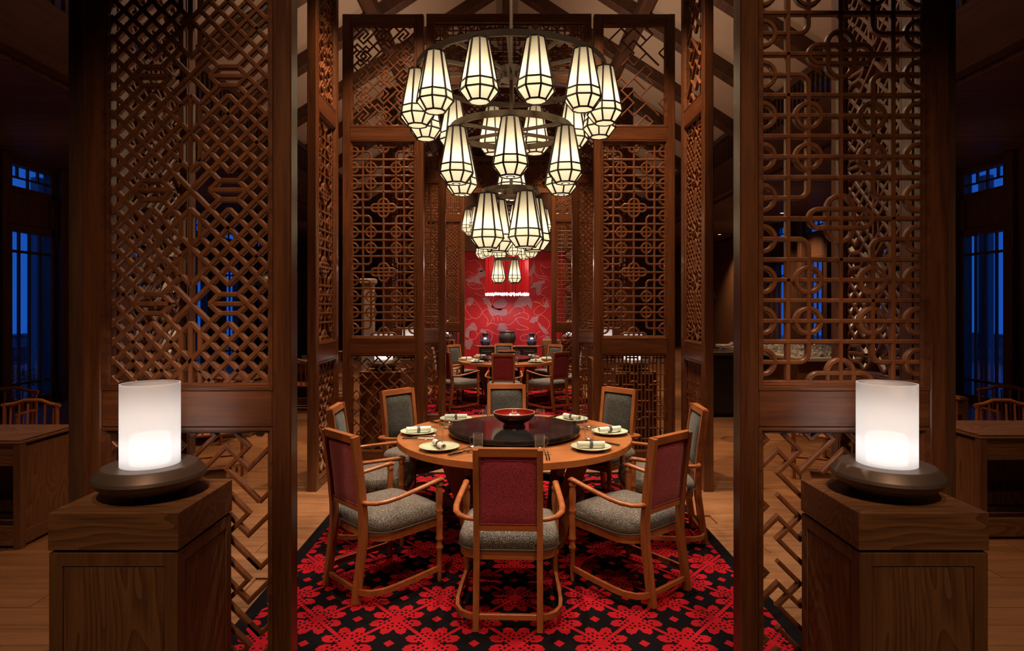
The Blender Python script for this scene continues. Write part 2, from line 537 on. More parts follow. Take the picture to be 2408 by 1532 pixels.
RD, RL = (0.056, 0.0175, 0.007), (0.158, 0.056, 0.020)
M = {}
M['screen_z'] = wood('screen_wood_upright', RD, RL, 'Z', 0.36, 0.8, coat=0.25)
M['screen_x'] = wood('screen_wood_level', RD, RL, 'X', 0.36, 0.8, coat=0.25)
M['lattice'] = wood('lattice_wood', (0.090, 0.029, 0.011), (0.200, 0.073, 0.027), 'Z', 0.38, 0.6, coat=0.15, bump=0.04)
M['oak_z'] = cathedral_wood('oak_panel', (0.085, 0.036, 0.014), (0.235, 0.110, 0.048), 'Z')
M['oak_x'] = cathedral_wood('oak_level', (0.085, 0.036, 0.014), (0.235, 0.110, 0.048), 'X')
M['oak_frame'] = wood('oak_frame', (0.120, 0.052, 0.021), (0.225, 0.105, 0.045), 'Z', 0.45, 1.0)
M['chair_wood'] = wood('chair_oak', (0.230, 0.070, 0.022), (0.400, 0.135, 0.045), 'Z', 0.36, 1.0, coat=0.15)
M['chair_wood_x'] = wood('chair_oak_level', (0.230, 0.070, 0.022), (0.400, 0.135, 0.045), 'X', 0.36, 1.0, coat=0.15)
M['table_wood'] = wood('table_oak', (0.360, 0.125, 0.040), (0.500, 0.195, 0.070), 'X', 0.30, 0.7, coat=0.3)
M['floor_wood'] = wood('floor_plank', (0.150, 0.066, 0.028), (0.280, 0.135, 0.062), 'X', 0.38, 0.6, coat=0.1)
M['dark_wood'] = wood('dark_beam', (0.050, 0.021, 0.011), (0.125, 0.052, 0.026), 'Y', 0.5, 0.6)
M['dark_wood_z'] = wood('dark_panel', (0.050, 0.022, 0.012), (0.125, 0.054, 0.028), 'Z', 0.45, 0.6)
M['soffit'] = wood('soffit_board', (0.075, 0.034, 0.016), (0.150, 0.070, 0.034), 'X', 0.5, 0.6)
M['plaster'] = plain('roof_plaster', (0.54, 0.41, 0.31), 0.9, noise=0.08, nscale=6)
M['maroon'] = fabric('maroon_weave', (0.120, 0.010, 0.024), (0.440, 0.064, 0.105), 260)
M['tweed'] = fabric('grey_tweed', (0.022, 0.020, 0.019), (0.300, 0.265, 0.235), 210, (0.095, 0.084, 0.076))
M['charcoal'] = fabric('charcoal_tweed', (0.012, 0.013, 0.012), (0.125, 0.118, 0.100), 240, (0.038, 0.040, 0.037))
M['piping'] = plain('dark_piping', (0.05, 0.045, 0.042), 0.8)
M['bronze'] = plain('dark_bronze', (0.160, 0.115, 0.075), 0.40, 0.7, noise=0.25, nscale=20)
M['bronze_frame'] = plain('lantern_bronze', (0.040, 0.026, 0.018), 0.45, 0.5)
M['shade'] = shade_mat('lantern_fabric', (0.93, 0.87, 0.70), 0.92)
M['lens'] = emit_mat('lantern_lens', (1.0, 0.86, 0.66), 9.0)
M['frost'] = frosted_mat('frosted_glass')
M['diffuser'] = emit_mat('lamp_diffuser', (1.0, 0.95, 0.92), 2.8)
M['lamp_base'] = plain('lamp_base_bronze', (0.150, 0.110, 0.090), 0.42, 0.55, noise=0.2, nscale=12)
M['granite'] = plain('black_granite', (0.016, 0.015, 0.016), 0.07, 0, 0.32, noise=0.6, nscale=300)
M['rim_metal'] = plain('susan_rim', (0.06, 0.05, 0.045), 0.22, 0.6)
M['black_metal'] = plain('black_iron', (0.015, 0.013, 0.012), 0.4, 0.4)
M['celadon'] = plain('celadon_glaze', (0.60, 0.71, 0.52), 0.18, 0, 0.5, noise=0.05, nscale=12)
M['linen'] = plain('white_linen', (0.82, 0.76, 0.72), 0.9, noise=0.06, nscale=90)
M['band'] = plain('napkin_band', (0.055, 0.058, 0.070), 0.5)
M['silver'] = plain('silver', (0.75, 0.72, 0.68), 0.16, 1.0)
M['chop_black'] = plain('black_lacquer', (0.02, 0.015, 0.012), 0.2)
M['lacquer_in'] = plain('red_lacquer', (0.24, 0.012, 0.008), 0.14, coat=0.6)
M['lacquer_out'] = plain('dark_red_lacquer', (0.10, 0.012, 0.010), 0.10, coat=0.8)
M['lip'] = plain('bowl_lip', (0.42, 0.22, 0.15), 0.3)
def cup_glass(name):
    m = bpy.data.materials.new(name); m.use_nodes = True
    nt = m.node_tree; nt.nodes.clear()
    out = nt.nodes.new('ShaderNodeOutputMaterial')
    tp = nt.nodes.new('ShaderNodeBsdfTransparent')
    gl = nt.nodes.new('ShaderNodeBsdfGlossy'); gl.inputs['Roughness'].default_value = 0.05
    df = nt.nodes.new('ShaderNodeBsdfDiffuse'); df.inputs[0].default_value = (.95, .93, .90, 1)
    fr = nt.nodes.new('ShaderNodeLayerWeight'); fr.inputs[0].default_value = 0.35
    a = nt.nodes.new('ShaderNodeMixShader'); a.inputs[0].default_value = 0.55
    b = nt.nodes.new('ShaderNodeMixShader')
    f = S(nt, fr.outputs['Facing']); f = f * f * f * 1.0 + 0.035  # bright edge highlights put in as white diffuse towards the rims
    nt.links.new(gl.outputs[0], a.inputs[1]); nt.links.new(df.outputs[0], a.inputs[2])
    nt.links.new(f.s, b.inputs[0]); nt.links.new(tp.outputs[0], b.inputs[1]); nt.links.new(a.outputs[0], b.inputs[2])
    nt.links.new(b.outputs[0], out.inputs[0])
    return m
M['glass'] = cup_glass('tea_glass')
M['pane'] = pane_mat('window_glass', (.88, .93, 1.0), 0.03)
M['tea'] = plain('amber_tea', (0.45, 0.19, 0.06), 0.1)
M['red_wall'] = plain('red_wallcovering', (0.360, 0.004, 0.011), 0.55, noise=0.12, nscale=3)
M['print_line'] = plain('printed_line', (0.66, 0.22, 0.24), 0.6)
M['print_grey'] = plain('printed_grey', (0.30, 0.13, 0.16), 0.6, noise=0.35, nscale=26)
M['red_cord'] = plain('red_cord', (0.70, 0.006, 0.010), 0.5)
M['crystal'] = emit_mat('lit_crystal', (1.0, 0.62, 0.66), 2.6)
M['altar'] = plain('altar_black_wood', (0.022, 0.015, 0.013), 0.3, coat=0.3)
M['altar_red'] = plain('altar_red_wood', (0.11, 0.022, 0.018), 0.3, coat=0.3)
M['pot'] = plain('black_pottery', (0.050, 0.048, 0.047), 0.34, 0.3, noise=0.5, nscale=8)
M['blue_vase'] = plain('blue_glaze', (0.035, 0.050, 0.110), 0.28, noise=0.8, nscale=30)
M['stone'] = plain('pale_stone', (0.46, 0.42, 0.36), 0.8, noise=0.15, nscale=9)
M['black_panel'] = plain('black_laminate', (0.008, 0.007, 0.007), 0.35)
M['ice'] = plain('crushed_ice', (0.62, 0.60, 0.58), 0.25, noise=0.6, nscale=90)
M['steel'] = plain('steel', (0.45, 0.43, 0.41), 0.25, 1.0)
M['terrace'] = plain('terrace_stone', (0.20, 0.22, 0.26), 0.7, noise=0.2, nscale=4)
M['leaf'] = plain('shrub_leaf', (0.05, 0.10, 0.04), 0.6, noise=0.4, nscale=20)
M['garden_wall'] = plain('garden_render', (0.40, 0.24, 0.28), 0.8, noise=0.1, nscale=4)
M['down_lens'] = emit_mat('downlight_lens', (1.0, 0.85, 0.66), 5.0)
M['window_wood'] = wood('window_frame_wood', (0.045, 0.019, 0.010), (0.105, 0.045, 0.021), 'Z', 0.45, 0.7)

# ------------------------------------------------------------------ setting
HX, Y0, Y1 = 8.5, -1.4, 27.0          # half width of the hall, front and back walls
BX = 5.2                              # beam line between nave and aisles
CEIL = 4.35
def structure(name, mb, mat, parent=None, smooth=None):
    o = mb.build(name, mat, parent, smooth)
    if parent is None: o['kind'] = 'structure'
    return o
floor = structure('floor', MB().box((0, (Y0 + Y1) / 2, -0.065), (2 * HX + .4, Y1 - Y0 + .4, 0.1)), M['floor_wood'])
tag(floor, 'warm brown oak plank floor running under rugs and screens')
PW, PL = 0.20, 1.84
plank_me = MB().box((0, 0, -0.0075), (PL - 0.004, PW - 0.004, 0.015), 0.002).mesh('plank')
plank_me.materials.append(M['floor_wood'])
far = MB()
row = 0
y = 2.0
while y < 26.9:
    off = (row * 0.67) % PL
    x = -HX - off
    while x < HX:
        cx, cy = x + PL / 2, y + PW / 2
        hidden = (abs(cx) < 0.9 and (3.2 < cy < 6.3)) or cx - PL / 2 > HX or cx + PL / 2 < -HX
        if not hidden:
            lo, hi = max(-HX, cx - PL / 2), min(HX, cx + PL / 2)
            full = hi - lo > PL - 0.01
            if full and cy < 9.0 and abs(cx) < 5.0 and abs(cx) / max(cy, .1) < 0.95:
                p = obj('plank', plank_me, None, floor); p.location = (cx, cy, 0)
            elif hi - lo > 0.03:
                far.box(((lo + hi) / 2, cy, -0.0075), (hi - lo - .004, PW - .004, 0.015))
        x += PL
    y += PW; row += 1
fp = far.build('plank_field', M['floor_wood'], floor); fp['kind'] = 'stuff'

# roof: two plaster slopes with dark rafters
EZ, RZ = 5.75, 9.3
roof = MB()
for s in (-1, 1):
    sl = math.hypot(BX + .3, RZ - EZ)
    a = math.atan2(RZ - EZ, BX + .3)
    R = Matrix.Rotation(s * a, 3, 'Y')
    roof.box((s * (BX + .3) / 2, (Y0 + Y1) / 2, (EZ + RZ) / 2 + 0.06), (sl + .1, Y1 - Y0, 0.1), 0, R)
roof = structure('ceiling', roof, M['plaster'])
tag(roof, 'pitched plaster roof with dark rafters over the nave')
rm = None
for s in (-1, 1):
    a = math.atan2(RZ - EZ, BX + .3); sl = math.hypot(BX + .3, RZ - EZ)
    me = MB().box((0, 0, 0), (sl, 0.26, 0.30), 0.012, Matrix.Rotation(s * a, 3, 'Y')).mesh('rafter')
    me.materials.append(M['dark_wood'])
    for k in range(14):
        r = obj('rafter', me, None, roof)
        r.location = (s * (BX + .3) / 2, 0.4 + k * 1.95, (EZ + RZ) / 2 - 0.12)
me = MB().box((0, 0, 0), (0.22, Y1 - Y0, 0.26), 0.012).mesh('purlin'); me.materials.append(M['dark_wood'])
for s in (-1, 0, 1):
    r = obj('purlin', me, None, roof); r.location = (s * 2.5, (Y0 + Y1) / 2, RZ - abs(s) * 2.5 * (RZ - EZ) / (BX + .3) - 0.42)
# aisles: beam, clerestory balusters, boarded ceiling, outer walls with windows
tn = 1
for s, nm in ((-1, 'left'), (1, 'right')):
    b = structure('trim_%d' % tn, MB().box((s * BX, (Y0 + Y1) / 2, 4.78), (0.26, Y1 - Y0, 0.72), 0.02), M['dark_wood']); tn += 1
    tag(b, 'long dark beam above the %s aisle' % nm)
    bal = MB()
    for k in range(170):
        bal.box((s * BX, Y0 + 0.2 + k * 0.165, 5.47), (0.05, 0.045, 0.70))
    bal.box((s * BX, (Y0 + Y1) / 2, 5.80), (0.16, Y1 - Y0, 0.12))
    bb = bal.build('baluster_row', M['dark_wood'], b); bb['kind'] = 'stuff'
    cw = structure('trim_%d' % tn, MB().box((s * (BX + 0.55), (Y0 + Y1) / 2, 5.5), (0.08, Y1 - Y0, 1.6)), M['dark_wood']); tn += 1
    tag(cw, 'dark boarding behind the balusters of the %s aisle' % nm)
    ac = structure('ceiling', MB().box((s * (BX + HX) / 2, (Y0 + Y1) / 2, CEIL + 0.10), (HX - BX, Y1 - Y0, 0.08)), M['dark_wood'])
    tag(ac, 'flat boarded wood ceiling of the %s aisle' % nm)
    bme = MB().box((0, 0, 0), (HX - BX - 0.1, 0.278, 0.05), 0.008).mesh('board'); bme.materials.append(M['soffit'])
    for k in range(86):
        o_ = obj('board', bme, None, ac); o_.location = (s * (BX + HX) / 2, 2.4 + k * 0.285, CEIL + 0.03)
    if s > 0:
        for yy, w in ((17.0, 'nearer'), (22.0, 'farther')):
            dl = empty('downlight', (7.6, yy, CEIL + 0.004))
            tag(dl, '%s small round downlight in the boarded right aisle ceiling' % w, 'downlight', 'aisle downlights')
            MB().lathe([(0.06, 0), (0.075, -0.012), (0.085, -0.006), (0.085, 0.0)], 20).build('trim_ring', M['steel'], dl, 40)
            MB().lathe([(0.058, -0.004), (0.001, -0.004)], 20, cap0=False, cap1=False).build('lens', M['down_lens'], dl)
            spot('aisle_downlight', (7.6, yy, CEIL - 0.02), (7.6, yy, 0), 420, 110, WARM, 0.8, 0.03)
wf = structure('wall_front', MB().box((0, Y0 - .1, 4.6), (2 * HX + .6, 0.2, 9.6)), M['dark_wood_z']); tag(wf, 'dark wood wall behind the viewer')
wb = structure('wall_far', MB().box((0, Y1 + .1, 4.6), (2 * HX + .6, 0.2, 9.6)), M['dark_wood_z']); tag(wb, 'dark wood end wall at the far end of the hall')

WIN = [(10.35, 11.45), (13.35, 14.45), (16.2, 17.4), (18.2, 19.4), (20.6, 21.4)]
def window_unit(s, y0, y1, idx, nm):
    o = empty('window_%d' % idx, (s * HX, (y0 + y1) / 2, 0))
    o['kind'] = 'structure'; o['label'] = 'tall barred window with gridded transom in the %s wall' % nm
    L = y1 - y0
    fr = MB()
    for yy in (-L / 2 + .04, L / 2 - .04): fr.box((0, yy, 2.15), (0.16, 0.08, 4.2), 0.008)
    for z, h in ((0.08, 0.16), (3.12, 0.12), (3.78, 0.10), (4.25, 0.10)): fr.box((0, 0, z), (0.16, L, h), 0.008)
    fr.build('window_frame', M['window_wood'], o)
    MB().box((0.0, 0, 3.45), (0.07, L - .16, 0.56)).build('header_panel', M['dark_wood_z'], o)
    for k in range(1, 4):
        bar = MB().box((-s * 0.03, 0, 0), (0.04, 0.035, 2.9)).build('bar', M['window_wood'], o)
        bar.location = (0, -L / 2 + .08 + (L - .16) * k / 4, 1.61)
    for z in (0.42, 2.72):
        MB().box((0, 0, z), (0.045, L - .16, 0.045)).build('cross_bar', M['window_wood'], o)
    mu = MB()
    for k in range(1, 4):
        mu.box((0, -L / 2 + .08 + (L - .16) * k / 4, 4.09 if k != 2 else 4.01), (0.04, 0.03, 0.2 if k != 2 else 0.38))
    mu.box((0, 0, 4.0), (0.04, L - .16, 0.03))
    mu.build('muntin', M['window_wood'], o)
    MB().box((0.02 * s, 0, 1.62), (0.008, L - .16, 2.92)).build('pane', M['pane'], o)
    MB().box((0.02 * s, 0, 4.02), (0.008, L - .16, 0.40)).build('pane', M['pane'], o)
wi = 1
for s, nm in ((-1, 'left'), (1, 'right')):
    w = MB(); pr = Y0
    for (a, b_) in WIN + [(Y1, Y1)]:
        w.box((s * HX, (pr + a) / 2, 2.3), (0.2, a - pr, 4.6))
        pr = b_
    for (a, b_) in WIN:
        w.box((s * HX, (a + b_) / 2, 4.46), (0.2, b_ - a, 0.30))
    w = structure('wall_%s' % nm, w, M['dark_wood_z']); tag(w, 'dark timber outer wall of the %s aisle with tall windows' % nm)
    post = MB().box((0, 0, 2.17), (0.12, 0.2, 4.34), 0.01).mesh('wall_post'); post.materials.append(M['window_wood'])
    for (a, b_) in WIN:
        for yy in (a - 0.12, b_ + 0.12):
            p = obj('wall_post', post, None, w); p.location = (s * (HX - 0.14), yy, 0)
    for (a, b_) in WIN:
        window_unit(s, a, b_, wi, nm); wi += 1
pan = structure('trim_%d' % tn, MB().box((HX - .13, 24.2, 2.15), (0.04, 4.6, 4.3), 0.01), M['oak_frame']); tn += 1
tag(pan, 'warm wood panelling at the far end of the right outer wall')
# terrace outside
for s, nm in ((-1, 'left'), (1, 'right')):
    g = MB().box((s * 20, 14, -0.2), (22.6, 50, 0.3)).build('ground', M['terrace']); tag(g, 'stone terrace outside the %s windows' % nm, kind='structure')
    t = empty('garden_wall', (s * 15.5, 17, 0)); tag(t, 'low rendered garden wall beyond the %s windows' % nm, 'wall')
    MB().box((0, 0, 0.4), (0.3, 18, 0.9)).build('wall_body', M['garden_wall'], t)
    MB().box((0, 0, 0.87), (0.4, 18.1, 0.06), 0.01).build('coping', M['terrace'], t)
    c = empty('garden_post', (s * 9.79, 12.6 if s > 0 else 12.85, 0)); tag(c, 'plum coloured square post outside the %s window' % nm, 'post')
    MB().box((0, 0, 2.2), (0.20, 0.20, 4.5), 0.02).build('shaft', M['garden_wall'], c)
    MB().box((0, 0, 0.1), (0.28, 0.28, 0.3), 0.02).build('plinth', M['garden_wall'], c)
    sh = MB(); rr = random.Random(3 + s)
    for k in range(420):
        th, ph, r_ = rr.uniform(0, 2 * PI), rr.uniform(-.2, 1.4), rr.uniform(.18, .36)
        px, py, pz = r_ * math.cos(th) * math.cos(ph), 1.5 * r_ * math.sin(th) * math.cos(ph), .28 + r_ * math.sin(ph)
        dx, dy, dz = rr.uniform(-.05, .05), rr.uniform(-.05, .05), rr.uniform(.0, .06)
        sh.add([(px, py, pz), (px + dx, py + dy, pz + dz), (px + dx * 2, py + dy * 2 + .02, pz + dz + .01), (px + dy, py - dx, pz + dz * .6)], [(0, 1, 2, 3)])
    t2 = empty('shrub', (10.6 if s > 0 else -9.55, 14.9 if s > 0 else 12.0, -0.05)); tag(t2, 'small leafy shrub on the terrace by the %s post' % nm, 'shrub')
    f_ = sh.build('foliage', M['leaf'], t2); f_['kind'] = 'stuff'
    MB().tube([(0, 0, 0), (0, 0, .34)], 0.03).build('stem', M['dark_wood_z'], t2)
bn = empty('terrace_bench', (-10.6, 13.9, -0.05)); tag(bn, 'pale garden bench on the terrace outside the left window', 'bench')
MB().box((0, 0, .42), (.5, 1.5, .06), .01).build('seat', M['terrace'], bn)
MB().box((-.25, 0, .72), (.05, 1.5, .42), .01).build('backrest', M['terrace'], bn)
for yy in (-.6, .6):
    MB().box((0, yy, .2), (.46, .06, .4)).build('leg', M['garden_wall'], bn)

# red wall at the end of the axis
RY = 15.3
rw = structure('wall_back', MB().box((0.10, RY + .1, 1.56), (2.7, 0.2, 3.12)), M['red_wall']); tag(rw, 'deep red wall covering printed with large pale flower outlines')
hd = structure('trim_%d' % tn, MB().box((0, RY + .1, 4.2), (4.6, 0.24, 2.14), 0.01).box((-1.79, RY + .1, 1.56), (1.06, 0.24, 3.12), 0.01).box((1.89, RY + .1, 1.56), (0.86, 0.24, 3.12), 0.01), M['dark_wood_z']); tn += 1
tag(hd, 'dark wood surround above and beside the red wall')
def wp(cx, cy):      # point of the red wall from the photograph's measured layout
    px, py = 980 + cx / 3.648, 560 + cy / 3.648
    return ((px - VPX) / F_PX * RY - 0.028, EYE - (py - VPY) / F_PX * RY)
STROKES = [
 [(410,540),(450,520),(500,545),(545,600),(560,640),(520,690),(470,680),(440,640)],
 [(440,640),(420,610),(430,575),(470,565),(510,575)],
 [(560,640),(600,610),(640,640),(650,690),(620,740),(590,760)],
 [(560,640),(610,700),(600,740)],
 [(600,740),(650,730),(690,745),(740,735),(790,745),(830,720),(850,690)],
 [(850,690),(900,680),(950,700),(955,660),(920,640),(880,650),(830,670)],
 [(790,650),(830,600),(880,590),(920,610),(910,640),(870,645)],
 [(850,690),(880,740),(930,760),(960,780),(900,790),(850,780)],
 [(410,690),(440,700),(470,690)],
 [(1000,630),(1040,590),(1090,580),(1110,610),(1070,650),(1020,660),(1000,630)],
 [(1000,550),(1050,560),(1090,590)],
 [(1060,560),(1020,545),(1000,550)],
 [(1020,690),(1060,660),(1110,690),(1140,740),(1110,790),(1060,770),(1040,730),(1020,690)],
 [(960,880),(900,880),(890,850),(920,830),(970,830)],
 [(410,800),(440,770),(490,780),(520,830),(490,870),(450,860),(430,830)],
 [(520,830),(560,800),(610,790),(650,820),(640,870),(600,890)],
 [(640,800),(700,830),(760,800)],
 [(410,300),(450,290),(500,320),(520,370),(480,400),(430,390)],
 [(430,390),(470,430),(520,440),(570,430),(590,460)],
 [(520,370),(560,390),(590,440)],
 [(1000,280),(1040,340),(1100,350),(1140,370)],
 [(1010,200),(1000,260),(1040,320),(1100,330),(1145,345)],
 [(1070,230),(1110,260),(1145,250)],
 [(1090,310),(1060,270),(1070,220)],
 [(410,170),(450,200),(500,190),(540,220),(560,270)],
 [(1050,860),(1090,840),(1140,860)],
 [(1060,800),(1020,830),(1010,880)],
 [(960,300),(990,330),(980,390)],
 [(640,500),(620,540),(640,590)],
 [(660,500),(650,560),(690,600),(740,590),(780,560)],
 [(420,560),(410,610)], [(1140,540),(1100,510),(1080,540),(1100,580)],
 [(500,470),(560,500),(620,470)], [(600,570),(640,620),(700,660)], [(1120,420),(1080,440),(1060,480),(1100,500)],
 [(660,680),(665,715)], [(690,675),(700,710)], [(720,670),(730,712)],
]
PATCH = [
 [(560,520),(600,510),(640,560),(650,600),(700,620),(760,610),(780,640),(760,670),(700,665),(650,670),(620,640),(610,590),(580,560)],
 [(660,560),(720,520),(770,540),(760,590),(710,600),(670,590)],
 [(835,590),(850,545),(900,500),(960,500),(985,540),(985,610),(950,580),(900,590)],
 [(430,560),(450,510),(490,520),(480,560),(450,590)],
 [(410,360),(460,340),(520,310),(545,280),(590,290),(585,330),(540,350),(550,400),(500,380),(450,385)],
 [(520,280),(535,250),(565,260),(560,290)],
 [(975,440),(1000,390),(1050,370),(1100,370),(1070,420),(1050,490),(1030,480),(1020,430)],
 [(960,300),(1000,230),(1020,240),(1000,300),(970,330)],
 [(970,720),(990,680),(1040,670),(1040,700),(1010,730)],
 [(1085,590),(1110,530),(1125,550),(1140,590),(1120,600)],
 [(1040,720),(1090,770),(1130,810),(1110,830),(1070,790)],
 [(690,790),(710,735),(750,740),(780,780),(740,800)],
 [(410,820),(470,730),(510,750),(515,790),(460,800),(450,850),(420,850)],
 [(410,880),(460,870),(480,890),(450,960),(415,930)],
 [(540,800),(555,780),(600,800),(580,830)],
 [(1080,860),(1120,840),(1145,850),(1145,900),(1100,910)],
]
pm = MB()
def smooth_pts(P, n=5):
    out = []
    for i in range(len(P) - 1):
        p0 = P[max(0, i - 1)]; p1 = P[i]; p2 = P[i + 1]; p3 = P[min(len(P) - 1, i + 2)]
        for k in range(n):
            t = k / n
            out.append(tuple(0.5 * ((2 * p1[a]) + (-p0[a] + p2[a]) * t + (2 * p0[a] - 5 * p1[a] + 4 * p2[a] - p3[a]) * t * t + (-p0[a] + 3 * p1[a] - 3 * p2[a] + p3[a]) * t ** 3) for a in (0, 1)))
    out.append(P[-1])
    return out
for st in STROKES:
    pts = smooth_pts([wp(*p) for p in st])
    pm.sweep([(x, RY - 0.001, z) for x, z in pts], [(-.0042, -.002), (.0042, -.002), (.0042, .002), (-.0042, .002)], up=(0, 1, 0), miter=False)
pl = pm.build('flower_outline', M['print_line'], rw); pl['kind'] = 'stuff'
pg = MB(); rr = random.Random(5)
for pa in PATCH:
    pts = smooth_pts([wp(*p) for p in pa + [pa[0]]], 5)[:-1]
    pts = [(x + rr.uniform(-.012, .012), z + rr.uniform(-.012, .012)) for x, z in pts]
    n = len(pts); cx = sum(p[0] for p in pts) / n; cz = sum(p[1] for p in pts) / n
    pg.add([(cx, RY - .002, cz)] + [(x, RY - .002, z) for x, z in pts], [(0, 1 + i, 1 + (i + 1) % n) for i in range(n)])
pgo = pg.build('flower_shading', M['print_grey'], rw); pgo['kind'] = 'stuff'

# ------------------------------------------------------------------ rugs
RUGX, RUGY = 1.545, 1.76
rug_m = rug_mat('flower_rug', RUGX, RUGY)
ph_x = -1.054 - 0.028
def rug(loc, label):
    o = MB().box((0, 0, 0.004), (2 * RUGX, 2 * RUGY, 0.008), 0.003).build('rug', rug_m)
    o.location = loc
    tag(o, label, 'rug', 'flowered rugs under the round tables')
    return o
rug((0.02, 4.76, 0), 'red and black flowered rug under the nearer round table')
rug((-0.03, 4.76 + ROOM_DY, 0), 'red and black flowered rug under the farther round table')

# ------------------------------------------------------------------ lattice patterns, each a list of (points, closed) in metres
def arc(cx, cz, r, a0, a1, n):
    return [(cx + r * math.cos(a0 + (a1 - a0) * k / n), cz + r * math.sin(a0 + (a1 - a0) * k / n)) for k in range(n + 1)]
def inside(p, R): return R[0] - 1e-9 <= p[0] <= R[2] + 1e-9 and R[1] - 1e-9 <= p[1] <= R[3] + 1e-9
def clip_seg(a, b, R):
    t0, t1 = 0.0, 1.0; dx, dz = b[0] - a[0], b[1] - a[1]
    for p, q in ((-dx, a[0] - R[0]), (dx, R[2] - a[0]), (-dz, a[1] - R[1]), (dz, R[3] - a[1])):
        if abs(p) < 1e-12:
            if q < 0: return None
        else:
            r = q / p
            if p < 0: t0 = max(t0, r)
            else: t1 = min(t1, r)
    if t1 - t0 < 1e-6: return None
    return ((a[0] + dx * t0, a[1] + dz * t0), (a[0] + dx * t1, a[1] + dz * t1))
def clip(pts, closed, R):
    if all(inside(p, R) for p in pts): return [(pts, closed)]
    seq = list(pts) + ([pts[0]] if closed else [])
    runs = []; cur = None
    for a, b in zip(seq, seq[1:]):
        c = clip_seg(a, b, R)
        if c is None: cur = None; continue
        if cur is not None and math.dist(cur[-1], c[0]) < 1e-7: cur.append(c[1])
        else:
            cur = [c[0], c[1]]; runs.append(cur)
    out = []
    for r in runs:
        if sum(math.dist(p, q) for p, q in zip(r, r[1:])) > 0.014: out.append((r, False))
    return out

def pat_rings(R, sc=1.0, z_ref=None, period=None, seg=20):
    """bars, rings and quatrefoils"""
    x0, z0, x1, z1 = R; cx = (x0 + x1) / 2
    per = period or 0.764 * sc
    h = per / 8; k_ = per / 0.764
    zr = z0 if z_ref is None else z_ref
    a, b = 0.244 * k_, 0.149 * k_
    out = []
    for x in (-a, 0, a): out.append(('bar', [(cx + x, z0), (cx + x, z1)], False))
    n = int((z1 - z0) / per) + 2
    edge = (x1 - x0) / 2
    for i in range(-1, n + 1):
        zq = zr + i * per
        for j in range(8):
            z = zq + j * h
            if j in (1, 7): continue
            out.append(('bar', [(x0, z), (x1, z)], False))
        for s in (-1, 1):
            rc = 0.045 * k_
            c_ = [(cx + s * (edge + .01), zq + h)]
            c_ += arc(cx + s * (b + rc), zq + h + rc, rc, -PI / 2, -PI / 2 - s * PI / 2, 6)
            c_ += arc(cx + s * (b + rc), zq + 7 * h - rc, rc, PI + (0 if s > 0 else PI), (PI / 2 if s > 0 else PI / 2), 6) if s > 0 else \
                  arc(cx + s * (b + rc), zq + 7 * h - rc, rc, 0, PI / 2, 6)
            c_ += [(cx + s * (edge + .01), zq + 7 * h)]
            out.append(('hook', c_, False))
            for j in (3, 5):
                out.append(('ring', arc(cx + s * b, zq + j * h, 0.058 * k_, 0, 2 * PI, seg)[:-1], True))
            for j in (1, 3, 5, 7):
                out.append(('half_ring', arc(cx + s * edge, zq + j * h, 0.058 * k_, 0, 2 * PI, seg)[:-1], True))
        def stad(L, r, vert):
            p = arc(L, 0, r, -PI / 2, PI / 2, 10) + arc(-L, 0, r, PI / 2, 3 * PI / 2, 10)
            return [(cx + (q[1] if vert else q[0]), zq + (q[0] if vert else q[1])) for q in p]
        out.append(('quatrefoil_loop', stad(0.145 * k_ - 0.0435 * k_, 0.0435 * k_, False), True))
        out.append(('quatrefoil_loop', stad(0.107 * k_ - 0.061 * k_, 0.061 * k_, True), True))
    return out

def pat_diamonds(R, u=0.0428, zc=None):
    """diamond grid with six-sided insets"""
    x0, z0, x1, z1 = R; cx = (x0 + x1) / 2
    zc = (z0 + z1) / 2 if zc is None else zc
    N = int((x1 - x0) / 2 / u) + 2
    k0, k1 = int((z0 - zc) / u) - 2, int((z1 - zc) / u) + 2
    rem = set()
    def E(p, q): return (p, q) if p <= q else (q, p)
    m0, m1 = k0 // 12 - 1, k1 // 12 + 1
    for m in range(m0, m1 + 1):
        y = 12 * m
        for s in (-1, 1):
            c = 4 * s
            for d in ((1, 1), (1, -1), (-1, 1), (-1, -1)): rem.add(E((c, y), (c + d[0], y + d[1])))
            for d in (1, -1):
                rem.add(E((c - 1, y + d), (c, y + 2 * d))); rem.add(E((c + 1, y + d), (c, y + 2 * d)))
                rem.add(E((s * 1, y + d), (s * 2, y)))
                rem.add(E((0, y + 2 * d), (s, y + d)))
            for yy in (y + 4, y + 8):
                rem.add(E((0, yy), (s, yy + 1))); rem.add(E((0, yy), (s, yy - 1)))
    out = []
    P = lambda x, y: (cx + x * u, zc + y * u)
    for d in (1, -1):
        for c in range(-N - max(abs(k0), abs(k1)) - 2, N + max(abs(k0), abs(k1)) + 3):
            if c % 2: continue
            run = None
            for x in range(-N, N):
                y = c + d * x
                ok = k0 <= y <= k1 and k0 <= y + d <= k1 and E((x, y), (x + 1, y + d)) not in rem
                if ok:
                    if run is None: run = [x, x + 1]
                    else: run[1] = x + 1
                if (not ok or x == N - 1) and run is not None:
                    out.append(('bar', [P(run[0], c + d * run[0]), P(run[1], c + d * run[1])], False)); run = None
    for m in range(m0, m1 + 1):
        y = 12 * m
        for s in (-1, 1):
            c = 4 * s
            for d in (-1, 1): out.append(('bar', [P(c - 1, y + d), P(c + 1, y + d)], False))
            out.append(('bar', [P(c - 2, y), P(c + 2, y)], False))
            for (a, b) in ((3, 5), (7, 9)): out.append(('bar', [P(s, y + a), P(s, y + b)], False))
        out.append(('bar', [P(0, y + 2), P(0, y + 10)], False))
    return out

